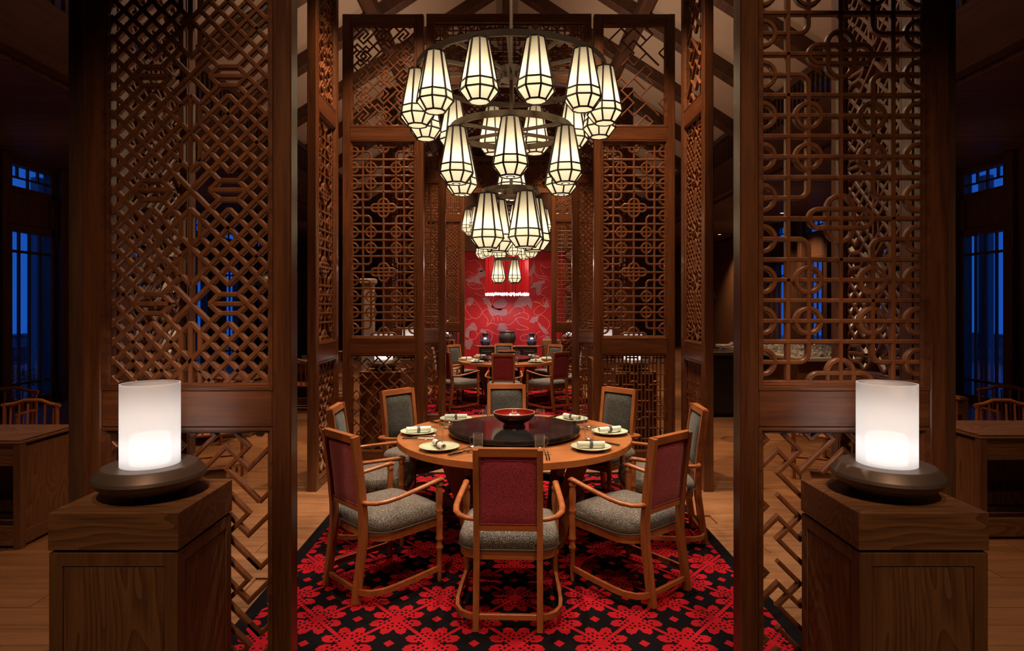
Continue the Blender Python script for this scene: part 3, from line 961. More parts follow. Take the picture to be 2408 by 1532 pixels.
def tile(strokes, pu, pv, e, R, ox, oz, shear=0):
    x0, z0, x1, z1 = R; out = []
    a0, a1 = int((x0 - ox) / (pu * e)) - 3, int((x1 - ox) / (pu * e)) + 3
    b0, b1 = int((z0 - oz) / (pv * e)) - 3, int((z1 - oz) / (pv * e)) + 3
    for i in range(a0, a1 + 1):
        for j in range(b0, b1 + 1):
            for st in strokes:
                out.append(('fret', [(ox + (p[0] + i * pu) * e, oz - (p[1] + j * pv + i * shear) * e) for p in st], False))
    return out
FRET = [[(0, -2), (2, 0), (0, 2), (3, 5)], [(-2, 2), (0, 0), (2, 2), (5, -1), (4, -2), (3, -1)], [(2, -2), (3, -1)]]
def pat_fret(R, e=0.050, ox=None, oz=None):
    return tile(FRET, 6, 6, e, R, R[0] if ox is None else ox, R[3] if oz is None else oz)
KEY = []          # double squares and S hooks on a diagonal grid
def _rot(pts, cx=0, cz=0): return [((p + q) + cx, (p - q) + cz) for p, q in pts]
KEY += [_rot([(-1.5, -1.5), (.6, -1.5), (.6, .6), (-1.5, .6), (-1.5, -1.5)]), _rot([(-.6, -.6), (1.5, -.6), (1.5, 1.5), (-.6, 1.5), (-.6, -.6)]),
        _rot([(1.5, 0), (6.5, 0)]), _rot([(0, 1.5), (0, 6.5)]),
        _rot([(0, 2.5), (5.5, 2.5), (5.5, 4.5), (3.4, 4.5)]), _rot([(8, 5.5), (2.5, 5.5), (2.5, 3.5), (4.6, 3.5)]),
        _rot([(6.8, 0), (6.8, 3.6), (8, 3.6)]), _rot([(1.2, 8), (1.2, 4.4), (0, 4.4)]), _rot([(4, 0), (4, 2.5)]), _rot([(4, 8), (4, 5.5)]), _rot([(2.5, 8), (2.5, 6.6), (1.2, 6.6)]), _rot([(5.5, 0), (5.5, 1.4), (6.8, 1.4)])]
KEY = [[(x / 2.0, z / 2.0) for x, z in s] for s in KEY]
def pat_key(R, e=0.058, ox=None, oz=None):
    x0, z0, x1, z1 = R; out = []
    ox = (x0 + x1) / 2 if ox is None else ox; oz = (z0 + z1) / 2 if oz is None else oz
    for i in range(-9, 10):
        for j in range(-24, 25):
            cx, cz = ox + (i + j) * 4 * e, oz + (i - j) * 4 * e
            if cx < x0 - 8 * e or cx > x1 + 8 * e or cz < z0 - 8 * e or cz > z1 + 8 * e: continue
            for st in KEY: out.append(('fret', [(cx + p[0] * e, cz + p[1] * e) for p in st], False))
    return out
WIDE = [[(2, -2), (0, 0), (-2, 2), (-1, 3), (0, 2), (2, 4), (4, 6)], [(0, 0), (2, 2), (1, 3)], [(2, 2), (3, 1), (2, 0), (3, -1), (2, -2)],
        [(-2, 4), (-1, 3), (0, 4), (-2, 6)], [(-4, 2), (-2, 0), (-1, 1)], [(-4, 2), (-2, 4)], [(2, 4), (0, 6), (-1, 5)]]
def pat_wide(R, e=0.072):
    return tile(WIDE, 8, 8, e, R, (R[0] + R[2]) / 2, (R[1] + R[3]) / 2 - .02, 2)
def pat_cross(R, u=0.062):
    """long crossing diagonals with broken runs"""
    x0, z0, x1, z1 = R; out = []; N = 7; K = int((z1 - z0) / u) + 3
    cx, cz = (x0 + x1) / 2, z0
    for d in (1, -1):
        for c in range(-2 * K, 2 * K, 2):
            run = None
            for x in range(-N, N):
                y = c + d * x
                keep = -2 <= y <= K and ((x * 7 + y * 5 + d * 3) % 11 not in (1, 4, 8))
                if keep: run = [run[0], x + 1] if run else [x, x + 1]
                if run and (not keep or x == N - 1):
                    out.append(('bar', [(cx + run[0] * u, cz + (c + d * run[0]) * u), (cx + run[1] * u, cz + (c + d * run[1]) * u)], False)); run = None
    return out
def pat_grid(R, c=0.0437):
    x0, z0, x1, z1 = R; out = []
    n = int(round((x1 - x0) / c)); c = (x1 - x0) / n
    for k in range(1, n): out.append(('bar', [(x0 + k * c, z0), (x0 + k * c, z1)], False))
    r = 0; z = z0 + 0.06
    while z < z1:
        for k in range(0, n):
            if (k * 5 + r * 3) % 7 < 5: out.append(('bar', [(x0 + k * c, z), (x0 + (k + 1) * c, z)], False))
        z += 0.062 if r % 3 == 0 else 0.125; r += 1
    for i in range(3):
        for j in range(int((z1 - z0) / 0.27)):
            mx = x0 + c * (2 + i * (n - 4) / 2 + (1 if j % 2 else 0)); mz = z0 + 0.16 + j * 0.27
            w, h, q = c, 0.085, 0.022
            out.append(('loop', [(mx - w, mz - h + q), (mx - w + q, mz - h), (mx + w - q, mz - h), (mx + w, mz - h + q), (mx + w, mz + h - q), (mx + w - q, mz + h), (mx - w + q, mz + h), (mx - w, mz + h - q)], True))
    return out

def bar_profile(w, d, ch):
    a, b = w / 2, d / 2
    return [(-a, -b + ch), (-a + ch, -b), (a - ch, -b), (a, -b + ch), (a, b - ch), (a - ch, b), (-a + ch, b), (-a, b - ch)]
def lattice(root, strokes, R, w, d, single):
    prof = bar_profile(w, d, min(w, d) * 0.20)
    names = {'bar': 'lattice_bar', 'fret': 'lattice_fret', 'ring': 'lattice_ring', 'half_ring': 'lattice_ring', 'hook': 'lattice_hook', 'quatrefoil_loop': 'lattice_loop', 'loop': 'lattice_loop'}
    mb = MB(); Rc = (R[0] - .004, R[1] - .004, R[2] + .004, R[3] + .004)
    seen = set(); cnt = 0
    for i, (kind, pts, closed) in enumerate(strokes):
        for (q, cl) in clip(pts, closed, Rc):
            key = tuple(sorted((round(p[0], 3), round(p[1], 3)) for p in (q if len(q) < 4 else q[:3] + q[-1:])))
            if key in seen: continue
            seen.add(key); cnt += 1
            yo = -0.00035 * (cnt % 7)
            path = [(p[0], yo, p[1]) for p in q]
            if single:
                MB().sweep(path, prof, cl, up=(0, 1, 0)).build(names[kind], M['lattice'], root, 35)
            else:
                mb.sweep(path, prof, cl, up=(0, 1, 0))
    if not single and mb.v:
        o = mb.build('lattice', M['lattice'], root, 35); o['kind'] = 'stuff'
    return cnt

SW = 0.93
SEC = ((0.085, 1.222), (1.387, 3.672), (3.822, 5.015))
SH = 5.12
def screen(label, loc, rz, pats, width=SW, single=(), bars=(0.022, 0.03), stile=0.085, extra=None):
    """pats: pattern function per section, bottom to top"""
    t = empty('lattice_screen', loc, rz)
    tag(t, label, 'screen', 'tall carved lattice screens')
    hw = width / 2; T = 0.09
    for s in (-1, 1):
        MB().box((s * (hw - stile / 2), 0, SH / 2), (stile, T, SH), 0.006).build('stile', M['screen_z'], t)
    edges = [0.0] + [z for sec in SEC for z in sec] + [SH]
    for k in range(0, len(edges), 2):
        z0, z1 = edges[k], edges[k + 1]
        MB().box((0, 0, (z0 + z1) / 2), (width - 2 * stile, T - 0.006, z1 - z0), 0.006).build('rail', M['screen_x'], t)
    for i, (z0, z1) in enumerate(SEC):
        x0, x1 = -hw + stile, hw - stile
        m = 0.03
        mo = MB()
        prof = [(0, -.043), (m * .45, -.043), (m * .6, -.030), (m * .8, -.030), (m, -.020), (m, .020), (m * .8, .030), (m * .6, .030), (m * .45, .043), (0, .043)]
        mo.sweep([(x0, 0, z0), (x1, 0, z0), (x1, 0, z1), (x0, 0, z1)], prof, True, up=(0, 1, 0))
        mo.build('moulding', M['screen_x'], t)
        R = (x0 + m, z0 + m, x1 - m, z1 - m)
        if pats[i]:
            b_ = bars if not isinstance(bars, dict) else bars.get(i, (0.022, 0.03))
            lattice(t, pats[i](R), R, b_[0], b_[1], i in single)
    return t

INNER = 0.985
CX = INNER + SW / 2
FY = 2.785
def rings_p(R): return pat_rings(R, 1.0, R[1], (R[3] - R[1]) / 3)
def near_dia(R): return pat_diamonds(R, 0.0428, 2.80)
def fret_l(R): return pat_fret(R, 0.050, (534.5 - VPX) / F_PX * FY - 0.028 + CX, EYE - (1049.6 - VPY) / F_PX * FY)
def fret_r(R): return pat_fret(R, 0.050, (1827 - VPX) / F_PX * FY - 0.028 - CX - 0.03, EYE - (1059 - VPY) / F_PX * FY)
screen('foreground left lattice screen with diamond grid behind the left lamp cube', (-CX, FY, 0), 0, (fret_l, near_dia, pat_key), single=(0, 1), bars={0: (.020, .03), 1: (.0228, .03), 2: (.02, .03)}, stile=0.083)
screen('foreground right lattice screen with rings and quatrefoils behind the right lamp cube', (CX + 0.03, FY, 0), 0, (fret_r, rings_p, pat_wide), single=(0, 1), bars={0: (.020, .03), 1: (.021, .03), 2: (.02, .03)}, stile=0.083)
screen('foreground left return screen seen edge on through the diamond grid', (-1.875, 3.22, 0), PI / 2, (pat_wide, pat_key, pat_key), width=0.72)
screen('foreground right return screen with diamonds seen through the ring lattice', (1.905, 3.22, 0), PI / 2, (pat_grid, pat_diamonds, pat_wide), width=0.72)
# rear corners of the first room
screen('side screen left of the nearer table, key fret over rings', (-1.875, 6.24, 0), PI / 2, (pat_cross, rings_p, pat_key), width=0.78)
screen('side screen right of the nearer table, open fret over diamonds', (1.90, 6.24, 0), PI / 2, (pat_grid, pat_diamonds, pat_wide), width=0.78)
screen('rear left screen of the nearer table with rings above crossing diagonals', (-CX + 0.01, 7.10, 0), 0, (pat_cross, rings_p, pat_key), bars={0: (.016, .025), 1: (.022, .03), 2: (.018, .025)})
screen('rear right screen of the nearer table with rings above a square grid', (CX - 0.005, 7.10, 0), 0, (pat_grid, rings_p, pat_wide), bars={0: (.016, .025), 1: (.022, .03), 2: (.016, .025)})
# second room
d2 = ROOM_DY
def fret_s(R): return pat_fret(R, 0.040)
screen('front left screen of the farther table with rings over fret', (-CX + 0.03, 2.785 + d2, 0), 0, (fret_s, rings_p, pat_wide))
screen('front right screen of the farther table with diamonds over square grid', (CX, 2.785 + d2, 0), 0, (pat_grid, pat_diamonds, pat_key))
screen('front left return screen of the farther table', (-1.875, 3.22 + d2, 0), PI / 2, (pat_wide, pat_diamonds, pat_key), width=0.72)
screen('front right return screen of the farther table', (1.90, 3.22 + d2, 0), PI / 2, (pat_wide, rings_p, pat_wide), width=0.72)
screen('left side screen beside the farther table', (-1.875, 6.24 + d2, 0), PI / 2, (pat_wide, pat_diamonds, pat_grid), width=0.78)
screen('right side screen beside the farther table', (1.90, 6.24 + d2, 0), PI / 2, (pat_wide, rings_p, pat_key), width=0.78)
screen('last left screen beside the red wall with diamonds', (-CX + 0.03, 7.10 + d2, 0), 0, (pat_wide, pat_diamonds, pat_grid))
screen('last right screen beside the red wall with rings', (CX, 7.10 + d2, 0), 0, (pat_wide, rings_p, pat_key))
# corner posts of the foreground pair
for s, nm in ((-1, 'left'), (1, 'right')):
    pw = 0.098 if s < 0 else 0.066
    t = empty('screen_post', (s * (2.02 - pw / 2), FY + 0.06, 0))
    tag(t, 'dark square post at the outer edge of the foreground %s screen' % nm, 'post')
    MB().box((0, 0, SH / 2), (pw - .004, 0.10, SH), 0.006).build('shaft', M['dark_wood_z'], t)
    MB().box((0, 0, 0.06), (pw, 0.104, 0.12), 0.006).build('foot', M['dark_wood_z'], t)
# transoms bridging the gap between the rear screens
def transom(label, y, pat):
    t = empty('lattice_transom', (0.005, y, 0)); tag(t, label, 'screen', 'lattice transoms high between the screens')
    w = 2 * INNER - 0.075; z0, z1 = 4.30, SH
    for z in (z0 + .06, z1 - .05): MB().box((0, 0, z), (w, 0.085, 0.11), 0.006).build('rail', M['screen_x'], t)
    for s in (-1, 1): MB().box((s * (w / 2 - .045), 0, (z0 + z1) / 2), (0.09, 0.08, z1 - z0 - .2), 0.006).build('stile', M['screen_z'], t)
    R = (-w / 2 + .09, z0 + .115, w / 2 - .09, z1 - .105)
    lattice(t, pat(R), R, 0.018, 0.025, False)
def pat_small_rings(R):
    out = []; x0, z0, x1, z1 = R; n = 4; wd = (x1 - x0) / n
    for k in range(n):
        r = (x0 + k * wd, z0, x0 + (k + 1) * wd, z1)
        for (kd, p, c) in pat_rings(r, 0.62, z0 + (z1 - z0) * .5, 0.46):
            for (q, cl) in clip(p, c, r): out.append((kd, q, cl))
    return out
transom('ring lattice transom above the way out of the nearer table bay', 7.10, pat_small_rings)
transom('diamond lattice transom over the entry to the farther table bay', 2.785 + d2, pat_diamonds)
transom('fret lattice transom in front of the red wall', 7.10 + d2, pat_key)
transom('fret lattice transom over the foreground opening', FY, pat_fret)

# ------------------------------------------------------------------ lamp cubes and table lamps
def cube(loc, label, w=0.482, dp=0.45, h=1.0):
    t = empty('pedestal_cube', loc); tag(t, label, 'pedestal', 'oak pedestal cubes')
    MB().box((0, 0, h - 0.07), (w, dp, 0.14), 0.003).build('cap', M['oak_x'], t)
    b = h - 0.150
    MB().box((0, 0, h - 0.145), (w - .03, dp - .03, 0.012)).build('shadow_gap', M['dark_wood_z'], t)
    bw, bd = w - 0.006, dp - 0.006
    MB().box((0, 0, b / 2), (bw - .016, bd - .016, b - .002)).build('body', M['oak_z'], t)
    fr = 0.05
    for ax in (0, 1):
        for s in (-1, 1):
            L = bw if ax == 0 else bd; D_ = bd if ax == 0 else bw
            f = MB()
            def put(u, z, su, sz):
                if ax == 0: f.box((u, s * (D_ / 2 - .006), z), (su, 0.012, sz), 0.0015)
                else: f.box((s * (D_ / 2 - .006), u, z), (0.012, su, sz), 0.0015)
            put(-L / 2 + fr / 2, b / 2, fr, b); put(L / 2 - fr / 2, b / 2, fr, b)
            put(0, b - fr / 2, L - 2 * fr, fr); put(0, fr / 2, L - 2 * fr, fr)
            f.build('face_frame', M['oak_frame'], t)
            p = MB()
            if ax == 0: p.box((0, s * (D_ / 2 - .007), b / 2), (L - 2 * fr - .006, 0.008, b - 2 * fr - .006), 0.002)
            else: p.box((s * (D_ / 2 - .007), 0, b / 2), (0.008, L - 2 * fr - .006, b - 2 * fr - .006), 0.002)
            p.build('panel', M['oak_z'], t)
    return t
def lamp_proto(loc, label):
    t = empty('table_lamp', loc); tag(t, label, 'lamp', 'frosted cylinder lamps on the oak cubes')
    MB().lathe([(.10, .030), (.160, .036), (.193, .058), (.207, .080), (.203, .092), (.182, .117), (.174, .124), (.170, .126), (.02, .126)], 56).build('base', M['lamp_base'], t, 14)
    for k in range(3):
        a = k * 2.1 + .5
        f = MB().lathe([(.014, 0), (.014, .034)], 12).build('foot', M['black_metal'], t); f.location = (.12 * math.cos(a), .12 * math.sin(a), 0)
    MB().lathe([(.104, .1255), (.109, .1255), (.109, .452), (.104, .452)], 56, cap0=False, cap1=False).add([], []).build('glass_cylinder', M['frost'], t, 30)
    MB().lathe([(.070, .128), (.074, .134), (.074, .235), (.066, .246), (.01, .248)], 32).build('diffuser', M['diffuser'], t, 40)
    return t
cubes = [((-1.478, 2.495, 0), 'foreground left oak cube carrying a frosted lamp'), ((1.514, 2.495, 0), 'foreground right oak cube carrying a frosted lamp'),
         ((-1.50, 7.41, 0), 'oak cube behind the rear left screen of the nearer table'), ((1.50, 7.41, 0), 'oak cube behind the rear right screen of the nearer table'),
         ((-1.46, 9.17, 0), 'oak cube before the front left screen of the farther table'), ((1.46, 9.17, 0), 'oak cube before the front right screen of the farther table'),
         ((-1.46, 14.15, 0), 'oak cube behind the last left screen'), ((1.46, 14.15, 0), 'oak cube behind the last right screen')]
c0 = cube(*cubes[0])
l0 = lamp_proto((cubes[0][0][0] + .012, 2.49, 1.0), 'frosted cylinder lamp on the foreground left oak cube')
def lamp_light(x, y, p): point('lamp_bulb', (x, y, 1.0 + 0.33), p, (1.0, 0.90, 0.82), 0.05)
LAMP_W = 0.38
lamp_light(cubes[0][0][0] + .012, 2.49, LAMP_W)
for (loc, lab) in cubes[1:]:
    c = copy_tree(c0); c.location = loc; c['label'] = lab
    l = copy_tree(l0); l.location = (loc[0], loc[1], 1.0); l['label'] = 'frosted lamp on the ' + lab.replace(' carrying a frosted lamp', '')
    lamp_light(loc[0], loc[1], LAMP_W)
cube((1.06, 14.95, 0), 'plain oak cube without lamp right of the altar table', 0.42, 0.40, 0.96)

# ------------------------------------------------------------------ chairs
def seat_outline(grow=0.0):
    hw, y0, y1 = 0.285 + grow, 0.025 - grow, 0.53 + grow
    pts = []
    def corner(cx, cy, r, a0, a1, n=6):
        return [(cx + r * math.cos(a0 + (a1 - a0) * k / n), cy + r * math.sin(a0 + (a1 - a0) * k / n)) for k in range(n + 1)]
    rb, rf = 0.13, 0.05
    pts += corner(hw - rb, y0 + rb, rb, -PI / 2, 0)
    pts += corner(hw - rf - .012, y1 - rf, rf, 0, PI / 2, 4)
    pts += [(0.12, y1 + .010), (0, y1 + .013), (-0.12, y1 + .010)]
    pts += corner(-hw + rf + .012, y1 - rf, rf, PI / 2, PI, 4)
    pts += corner(-hw + rb, y0 + rb, rb, PI, 3 * PI / 2)
    return pts
def lean(z):
    P = [(-.05, 0), (.0, .36), (.0, .50), (-.018, .70), (-.058, .99)]
    for (ya, za), (yb, zb) in zip(P, P[1:]):
        if z <= zb: return ya + (yb - ya) * (z - za) / (zb - za)
    return P[-1][0]
def armchair(loc, rz, label):
    t = empty('armchair', loc, rz); tag(t, label, 'chair', 'upholstered armchairs at the round tables')
    X = 0.173
    for s in (-1, 1):
        zs = [0, .18, .36, .44, .50, .60, .70, .80, .90, .985]
        path = [(s * X, lean(z), z) for z in zs]
        MB().sweep(path, [(-.0165, -.024), (.0165, -.024), (.0165, .024), (-.0165, .024)], up=(0, 1, 0), miter=False).clampz().build('back_post', M['chair_wood'], t)
    def rail(z0, z1, nm, dep=.030):
        ya, yb = lean(z0), lean(z1); hw = X - .014
        vs = []
        for (z, yy) in ((z0, ya), (z1, yb)):
            for x in (-hw, hw):
                for d_ in (-dep / 2, dep / 2): vs.append((x, yy + d_, z))
        MB().add(vs, [(0, 1, 3, 2), (4, 6, 7, 5), (0, 2, 6, 4), (1, 5, 7, 3), (0, 4, 5, 1), (2, 3, 7, 6)]).build(nm, M['chair_wood_x'], t)
    rail(.945, .990, 'top_rail', .042); rail(.527, .557, 'lower_rail')
    def pad(sign, thick, name, mat):
        hw = X - .017; z0, z1 = .558, .944
        n, m = 9, 11; vs = []; fs = []
        for j in range(m + 1):
            for i in range(n + 1):
                u, w = -1 + 2 * i / n, -1 + 2 * j / m
                b = (1 - abs(u) ** 5) * (1 - abs(w) ** 6)
                z = (z0 + z1) / 2 + w * (z1 - z0) / 2
                vs.append((u * hw, lean(z) + sign * (.004 + thick * b ** .6 if b > 0 else .004), z))
        for j in range(m):
            for i in range(n):
                a = j * (n + 1) + i; fs.append((a, a + 1, a + n + 2, a + n + 1))
        MB().add(vs, fs).build(name, mat, t, 60)
    pad(-1, .012, 'back_cover', M['maroon'])
    pad(1, .026, 'back_cushion', M['charcoal'])
    zb = .558; 
    pp = [(-X + .022, lean(.565) - .012, .565), (-X + .022, lean(.938) - .012, .938), (X - .022, lean(.938) - .012, .938), (X - .022, lean(.565) - .012, .565)]
    MB().tube(pp, .004, 6, True, up=(0, 1, 0)).build('back_piping', M['maroon'], t)
    O = seat_outline()
    MB().rings(O, [(.965, .400), (.985, .408), (1.0, .425), (1.005, .440), (.985, .462), (.93, .482), (.80, .496), (.55, .505), (.25, .508)], (0, .28)).build('seat_cushion', M['tweed'], t, 60)
    O2 = seat_outline(.003)
    MB().tube([(x, y_, .409) for x, y_ in O2], .0045, 6, True).build('seat_piping', M['piping'], t)
    MB().rings(seat_outline(-.006), [(1, .352), (1, .402)], (0, .28)).build('seat_rail', M['chair_wood_x'], t, 40)
    for s in (-1, 1):
        lg = MB().lathe([(.012, 0), (.015, .02), (.017, .10), (.019, .20), (.024, .21), (.024, .222), (.018, .23), (.018, .26), (.025, .268), (.025, .28), (.020, .29), (.022, .35),
                         (.022, .42), (.019, .43), (.024, .445), (.024, .455), (.018, .465), (.021, .50), (.023, .54), (.020, .585), (.017, .60), (.023, .61), (.023, .62), (.016, .636)], 14)
        l = lg.build('front_leg', M['chair_wood'], t, 40); l.location = (s * .278, .492, 0)
        A = [(.186, -.004, .588), (.225, .004, .590), (.268, .030, .594), (.296, .085, .600), (.304, .16, .608), (.300, .26, .620), (.291, .38, .634), (.283, .465, .645), (.281, .498, .648), (.281, .520, .640)]
        A = [(s * a, b_, c_) for a, b_, c_ in A]
        pr = [(.0185 * math.cos(2 * PI * k / 10), .014 * math.sin(2 * PI * k / 10)) for k in range(10)]
        MB().sweep(A, pr, miter=False, scales=[.9, .95, 1, 1, 1, 1, 1.0, 1.05, 1.15, .7]).build('armrest', M['chair_wood_x'], t, 50)
        B = [(.178, -.040, .072), (.215, -.03, .072), (.258, .0, .072), (.286, .06, .073), (.294, .14, .074), (.290, .30, .078), (.280, .480, .084)]
        MB().sweep([(s * a, b_, c_) for a, b_, c_ in B], [(-.010, -.016), (.010, -.016), (.010, .016), (-.010, .016)], miter=False).build('side_stretcher', M['chair_wood_x'], t, 40)
    MB().box((0, -.040, .072), (2 * X - .03, .020, .032), .003).build('rear_stretcher', M['chair_wood_x'], t)
    return t
def facing(cx, cy, x, y): return math.atan2(-(cx - x), cy - y)
TC = (0.035, 4.80)
CH = [((-0.016, 3.375), 'nearest armchair of the %s round table, maroon back square to the viewer'),
      ((-1.000, 3.79), 'armchair at the near left of the %s round table, turned three quarters away'),
      ((0.925, 3.735), 'armchair at the near right of the %s round table, turned three quarters away'),
      ((-1.290, 4.77), 'armchair in profile at the left of the %s round table'),
      ((1.400, 4.73), 'armchair in profile at the right of the %s round table'),
      ((-0.995, 5.665), 'grey backed armchair at the far left of the %s round table, facing us'),
      ((1.000, 5.745), 'grey backed armchair at the far right of the %s round table, facing us'),
      ((-0.022, 6.03), 'grey backed armchair at the far middle of the %s round table, facing us')]
proto = None
for k in (0, 1):
    for i, ((x, y), lab) in enumerate(CH):
        rz = facing(TC[0], TC[1], x, y)
        label = lab % ('nearer' if k == 0 else 'farther')
        if proto is None:
            proto = armchair((x, y, .008), rz, label)
        else:
            c = copy_tree(proto); c.location = (x - .055 * k, y + ROOM_DY * k, .008); c.rotation_euler = (0, 0, rz); c['label'] = label

# ------------------------------------------------------------------ round tables
TH = 0.76
def round_table(loc, label):
    t = empty('round_table', loc); tag(t, label, 'table', 'round oak dining tables')
    R = 0.90
    MB().lathe([(.02, TH - .052), (R - .008, TH - .052), (R, TH - .046), (R, TH - .004), (R - .004, TH), (.02, TH)], 96).build('tabletop', M['table_wood'], t, 30)
    for k in range(4):
        a = PI / 4 + k * PI / 2
        path = [(.66 * math.cos(a), .66 * math.sin(a), TH - .053), (.52 * math.cos(a), .52 * math.sin(a), .36), (.44 * math.cos(a), .44 * math.sin(a), 0)]
        MB().sweep(path, [(-.035, -.05), (.035, -.05), (.035, .05), (-.035, .05)], up=(math.cos(a), math.sin(a), 0), miter=False, scales=[1.15, 1, .8]).clampz().build('leg', M['chair_wood'], t)
    MB().sweep([(.53 * math.cos(2 * PI * k / 40), .53 * math.sin(2 * PI * k / 40), .30) for k in range(40)], [(-.012, -.03), (.012, -.03), (.012, .03), (-.012, .03)], True).build('brace_ring', M['black_metal'], t, 40)
    for a in (PI / 4, 3 * PI / 4):
        MB().box((0, 0, TH - .08), (1.25, .07, .05), .004, Matrix.Rotation(a, 3, 'Z')).build('cross_rail', M['chair_wood_x'], t)
    return t
def susan(loc, label):
    t = empty('lazy_susan', loc); tag(t, label, 'turntable', 'black stone lazy susans')
    MB().lathe([(.02, .030), (.50, .030), (.512, .036), (.512, .052), (.506, .058), (.02, .058)], 96).build('disc', M['granite'], t, 30)
    MB().lathe([(.30, .018), (.500, .018), (.503, .022), (.503, .030), (.30, .030)], 96).build('rim', M['rim_metal'], t, 30)
    MB().lathe([(.02, 0), (.30, 0), (.30, .018), (.02, .018)], 48).build('bearing', M['black_metal'], t, 30)
    return t
def bowl(loc, label):
    t = empty('serving_bowl', loc); tag(t, label, 'bowl', 'red lacquer bowls')
    MB().lathe([(.080, 0), (.088, .004), (.082, .030), (.100, .036), (.138, .060), (.160, .088), (.166, .104), (.164, .110)], 64, cap1=False).build('body', M['lacquer_out'], t, 40)
    MB().lathe([(.164, .110), (.162, .1125), (.157, .112), (.155, .109)], 64, cap0=False, cap1=False).build('lip', M['lip'], t, 60)
    MB().lathe([(.155, .109), (.148, .085), (.125, .062), (.08, .047), (.02, .042), (.001, .042)], 64, cap0=False, cap1=False).build('inside', M['lacquer_in'], t, 60)
    return t
def plate(loc, label):
    t = empty('plate', loc); tag(t, label, 'plate', 'celadon plates')
    MB().lathe([(.060, .003), (.075, .003), (.105, .013), (.138, .026), (.140, .028), (.137, .029), (.105, .018), (.078, .009), (.01, .008)], 56).build('dish', M['celadon'], t, 50)
    MB().lathe([(.058, 0), (.072, 0), (.072, .005), (.058, .005)], 40).build('foot_ring', M['celadon'], t, 50)
    return t
def napkin(loc, rz, label):
    t = empty('napkin_roll', loc, rz); tag(t, label, 'napkin', 'rolled napkins on the plates')
    L, r = .19, .022
    vs = []; n = 44
    spiral = [(r * (1 - .55 * (k / n)) * math.cos(-.6 + 4.4 * PI * k / n), r * (1 - .55 * (k / n)) * math.sin(-.6 + 4.4 * PI * k / n)) for k in range(n + 1)]
    mb = MB()
    for (a, b_) in ((0, 0),):
        outer = [(x, z) for x, z in spiral]
        inner = [(x * .90, z * .90) for x, z in spiral]
        for i in range(n):
            p, q, p2, q2 = outer[i], outer[i + 1], inner[i], inner[i + 1]
            b0 = [(-L / 2, p[0], p[1] + r), (-L / 2, q[0], q[1] + r), (L / 2, q[0], q[1] + r), (L / 2, p[0], p[1] + r), (-L / 2, p2[0], p2[1] + r), (-L / 2, q2[0], q2[1] + r), (L / 2, q2[0], q2[1] + r), (L / 2, p2[0], p2[1] + r)]
            mb.add(b0, [(0, 1, 2, 3), (7, 6, 5, 4), (0, 4, 5, 1), (3, 2, 6, 7)])
    mb.build('roll', M['linen'], t, 50)
    pts = [(0, (r + .002) * math.cos(2 * PI * k / 24), r + (r + .002) * math.sin(2 * PI * k / 24)) for k in range(24)]
    MB().sweep(pts, [(-.0008, -.011), (.0008, -.011), (.0008, .011), (-.0008, .011)], True, up=(1, 0, 0)).build('band', M['band'], t, 40)
    return t
def tea_glass(loc, rz, label):
    t = empty('tea_glass', loc, rz); tag(t, label, 'glass', 'tea glasses with handles')
    MB().lathe([(.001, .003), (.031, .002), (.034, .006), (.035, .104), (.0335, .106), (.032, .104), (.031, .010), (.001, .009)], 28, cap0=False, cap1=False).build('cup', M['glass'], t, 40)
    h = [(.034, 0, .085), (.052, 0, .086), (.062, 0, .07), (.060, 0, .045), (.048, 0, .030), (.034, 0, .030)]
    MB().tube(h, .0038, 8, up=(0, 1, 0)).build('handle', M['glass'], t, 60)
    MB().lathe([(.001, 0), (.0335, 0), (.0345, .003), (.0335, .006), (.001, .0065)], 28, cap0=False, cap1=False).build('foot', M['silver'], t, 40)
    return t
def spoon(loc, rz, label):
    t = empty('spoon', loc, rz); tag(t, label, 'spoon', 'soup spoons beside the plates')
    vs = []; fs = []
    n, m = 12, 4
    for j in range(m + 1):
        for i in range(n):
            a = 2 * PI * i / n; r_ = j / m
            vs.append((.10 + .032 * r_ * math.cos(a), .019 * r_ * math.sin(a), .014 + .012 * r_ * r_))
    for j in range(m):
        for i in range(n):
            k = (i + 1) % n; fs.append((j * n + i, j * n + k, (j + 1) * n + k, (j + 1) * n + i))
    MB().add(vs, fs).build('bowl', M['silver'], t, 60)
    MB().tube([(.072, 0, .024), (.04, 0, .022), (-.02, 0, .016), (-.07, 0, .010)], .0038, 6, scales=[.8, .8, 1, 1.3]).build('handle', M['silver'], t, 60)
    return t
def chopstick(loc, rz, label):
    t = empty('chopstick', loc, rz); tag(t, label, 'chopsticks', 'pairs of chopsticks')
    MB().tube([(-.115, 0, .012), (.0, 0, .012)], .0042, 8).build('handle_end', M['chop_black'], t, 60)
    MB().tube([(0, 0, .012), (.115, 0, .012)], .0036, 8, scales=[1, .6]).build('tip', M['silver'], t, 60)
    return t
def rest(loc, rz, label):
    t = MB().box((0, 0, .004), (.022, .075, .008), .003).build('chopstick_rest', M['silver']); t.location = loc; t.rotation_euler = (0, 0, rz)
    tag(t, label, 'rest', 'chopstick rests'); return t
ANG = [(-90, 'nearest'), (-135, 'near left'), (-45, 'near right'), (180, 'left'), (0, 'right'), (132, 'far left'), (47, 'far right'), (91, 'far middle')]
NAP = {-90: 0.1, -135: 115, -45: 2, 180: 14, 0: 22, 132: 2, 47: 128, 91: -8}
GLS = [((-.224, 4.31), 200, 'left of the nearest chair back'), ((.205, 4.25), 20, 'right of the nearest chair back'), ((-.52, 4.50), 60, 'by the left plate'), ((-.50, 5.02), 150, 'by the far left plate'),
       ((.575, 5.00), 30, 'by the far right plate'), ((.585, 4.54), 80, 'by the right plate'), ((-.20, 5.325), 190, 'left behind the red bowl'), ((.27, 5.325), 170, 'right behind the red bowl')]
protos = {}
